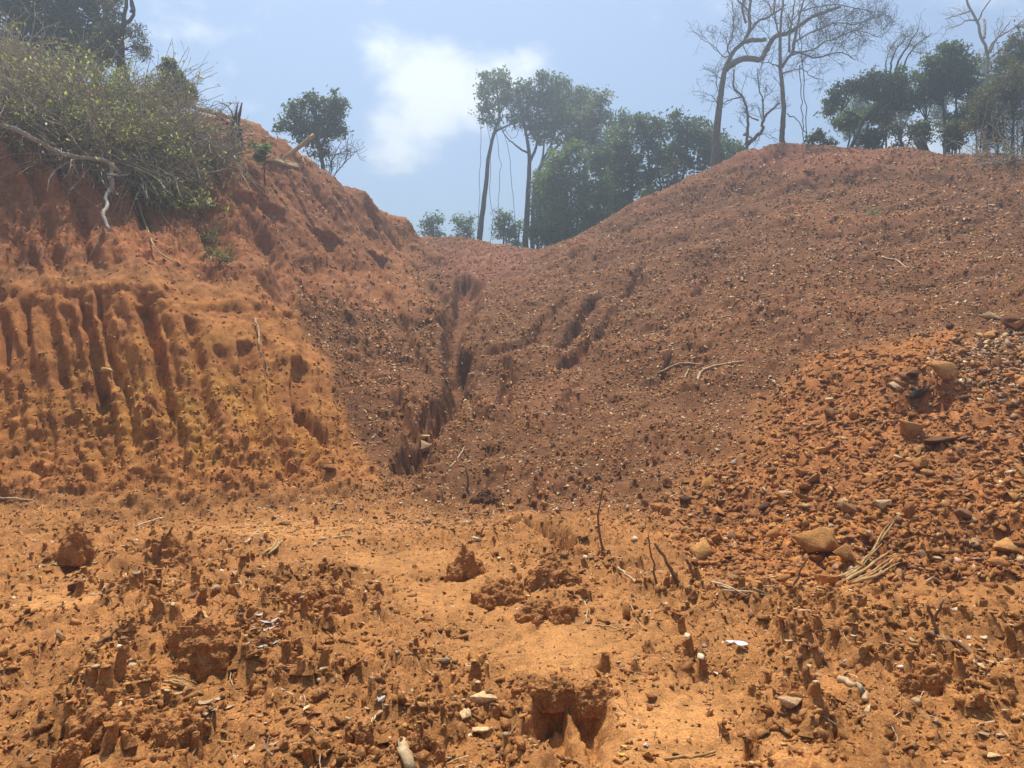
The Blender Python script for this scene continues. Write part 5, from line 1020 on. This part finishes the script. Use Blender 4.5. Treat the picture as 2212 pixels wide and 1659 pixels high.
# torn-out stump on the crest
p0 = gp(*b3(890, 690)); e = empty('uprooted_stump', p0, 'dark uprooted stump with two upright root prongs on the bank crest', 'stump'); rs_ = np.random.default_rng(540)
Yd = p0[1]; wp = lambda cx_, cy_: world_pt(*b3(cx_, cy_), Yd) - p0
mb = MB(); mb.add(*tube(smooth_path([wp(880, 720), wp(880, 600), wp(890, 480), wp(900, 430)], 8, .02, 1), np.array([.20, .22, .20, .18, .17, .15, .11, .07]), 9)); mb.obj('stump', M_DBARK, e)
for pl, r0 in [([(885, 440), (900, 330), (915, 245)], .05), ([(915, 440), (940, 330), (962, 238)], .06)]:
    mb = MB(); mb.add(*tube(smooth_path([wp(*c) for c in pl], 6, .006, 2), np.linspace(r0, .012, 6), 6)); mb.obj('prong', M_DBARK, e)
for k in range(16):
    a = rs_.uniform(0, 2 * math.pi); l = rs_.uniform(.35, 1.0); s0 = wp(890, rs_.uniform(450, 600)); d = np.array([math.cos(a) * 1.2 - .4, -abs(math.sin(a)) * .6, rs_.uniform(-.4, .5)]); d /= np.linalg.norm(d)
    mb = MB(); mb.add(*tube(smooth_path([s0, s0 + d * l * .5 + rs_.normal(0, .05, 3), s0 + d * l + np.array([0, 0, -.12])], 6), np.linspace(.025, .006, 6), 4)); mb.obj('root', M_PALEBARK if k % 3 == 0 else M_DBARK, e)
# exposed root clump on the rubble
p0 = gp(1992, 850); e = empty('root_clump', p0, 'dark root clump poking out of a hole in the rubble pile', 'stump')
mb = MB(); V, F = cooked(*hull(16, .7, 777), 7, 1, .15); mb.add(V * .16 + np.array([0, .02, .02]), F); mb.obj('stump', M_DBARK, e)
for k in range(11):
    a = rs_.uniform(0, 6.28); d = np.array([math.cos(a), -.2 + .6 * math.sin(a), rs_.uniform(.3, 1.2)]); d /= np.linalg.norm(d); l = rs_.uniform(.15, .34)
    mb = MB(); mb.add(*tube(smooth_path([d * .05, d * l * .6 + rs_.normal(0, .03, 3), d * l + rs_.normal(0, .04, 3)], 6), np.linspace(.016, .005, 6), 4)); mb.obj('root', M_STICK if k % 3 else M_DEAD, e)
for k, (a, b) in enumerate([((960, 1480), (900, 1390)), ((1010, 1480), (925, 1370)), ((1055, 1480), (955, 1350))]):
    Pa, Pb = world_pt(*rc(*a), 24.6), world_pt(*rc(*b), 24.8); Pa[2] = min(Pa[2], drop(Pa[0], Pa[1]) - .05); pth = smooth_path([Pa, Pb], 5, .01, k); mb = MB(); mb.add(*tube(pth - Pa, np.linspace(.07, .05, 5), 6))
    o = mb.obj('broken_trunk', M_DBARK); o.location = Vector(Pa); tag(o, 'broken trunk leaning left on the crest beside the domed tree', 'log', 'broken trunks on the crest')

# ------------------------------------------------------------------ haze volume, also standing in for veiling glare in the lens
m = bpy.data.materials.new('haze'); m.use_nodes = True; t = m.node_tree; t.nodes.clear()
out = t.nodes.new('ShaderNodeOutputMaterial'); pvn = t.nodes.new('ShaderNodeVolumePrincipled'); t.links.new(pvn.outputs[0], out.inputs['Volume'])
pvn.inputs['Color'].default_value = (.80, .91, 1.0, 1); pvn.inputs['Density'].default_value = .0078; pvn.inputs['Anisotropy'].default_value = .7
bm = bmesh.new(); bmesh.ops.create_cube(bm, size=1); bmesh.ops.scale(bm, vec=(900, 900, 34), verts=bm.verts); bmesh.ops.translate(bm, vec=(0, 0, 13), verts=bm.verts)
me = bpy.data.meshes.new('haze'); bm.to_mesh(me); bm.free(); me.materials.append(m); o = mk_obj('haze', me); tag(o, 'pale bluish haze in the air also standing in for lens glare', kind='stuff')
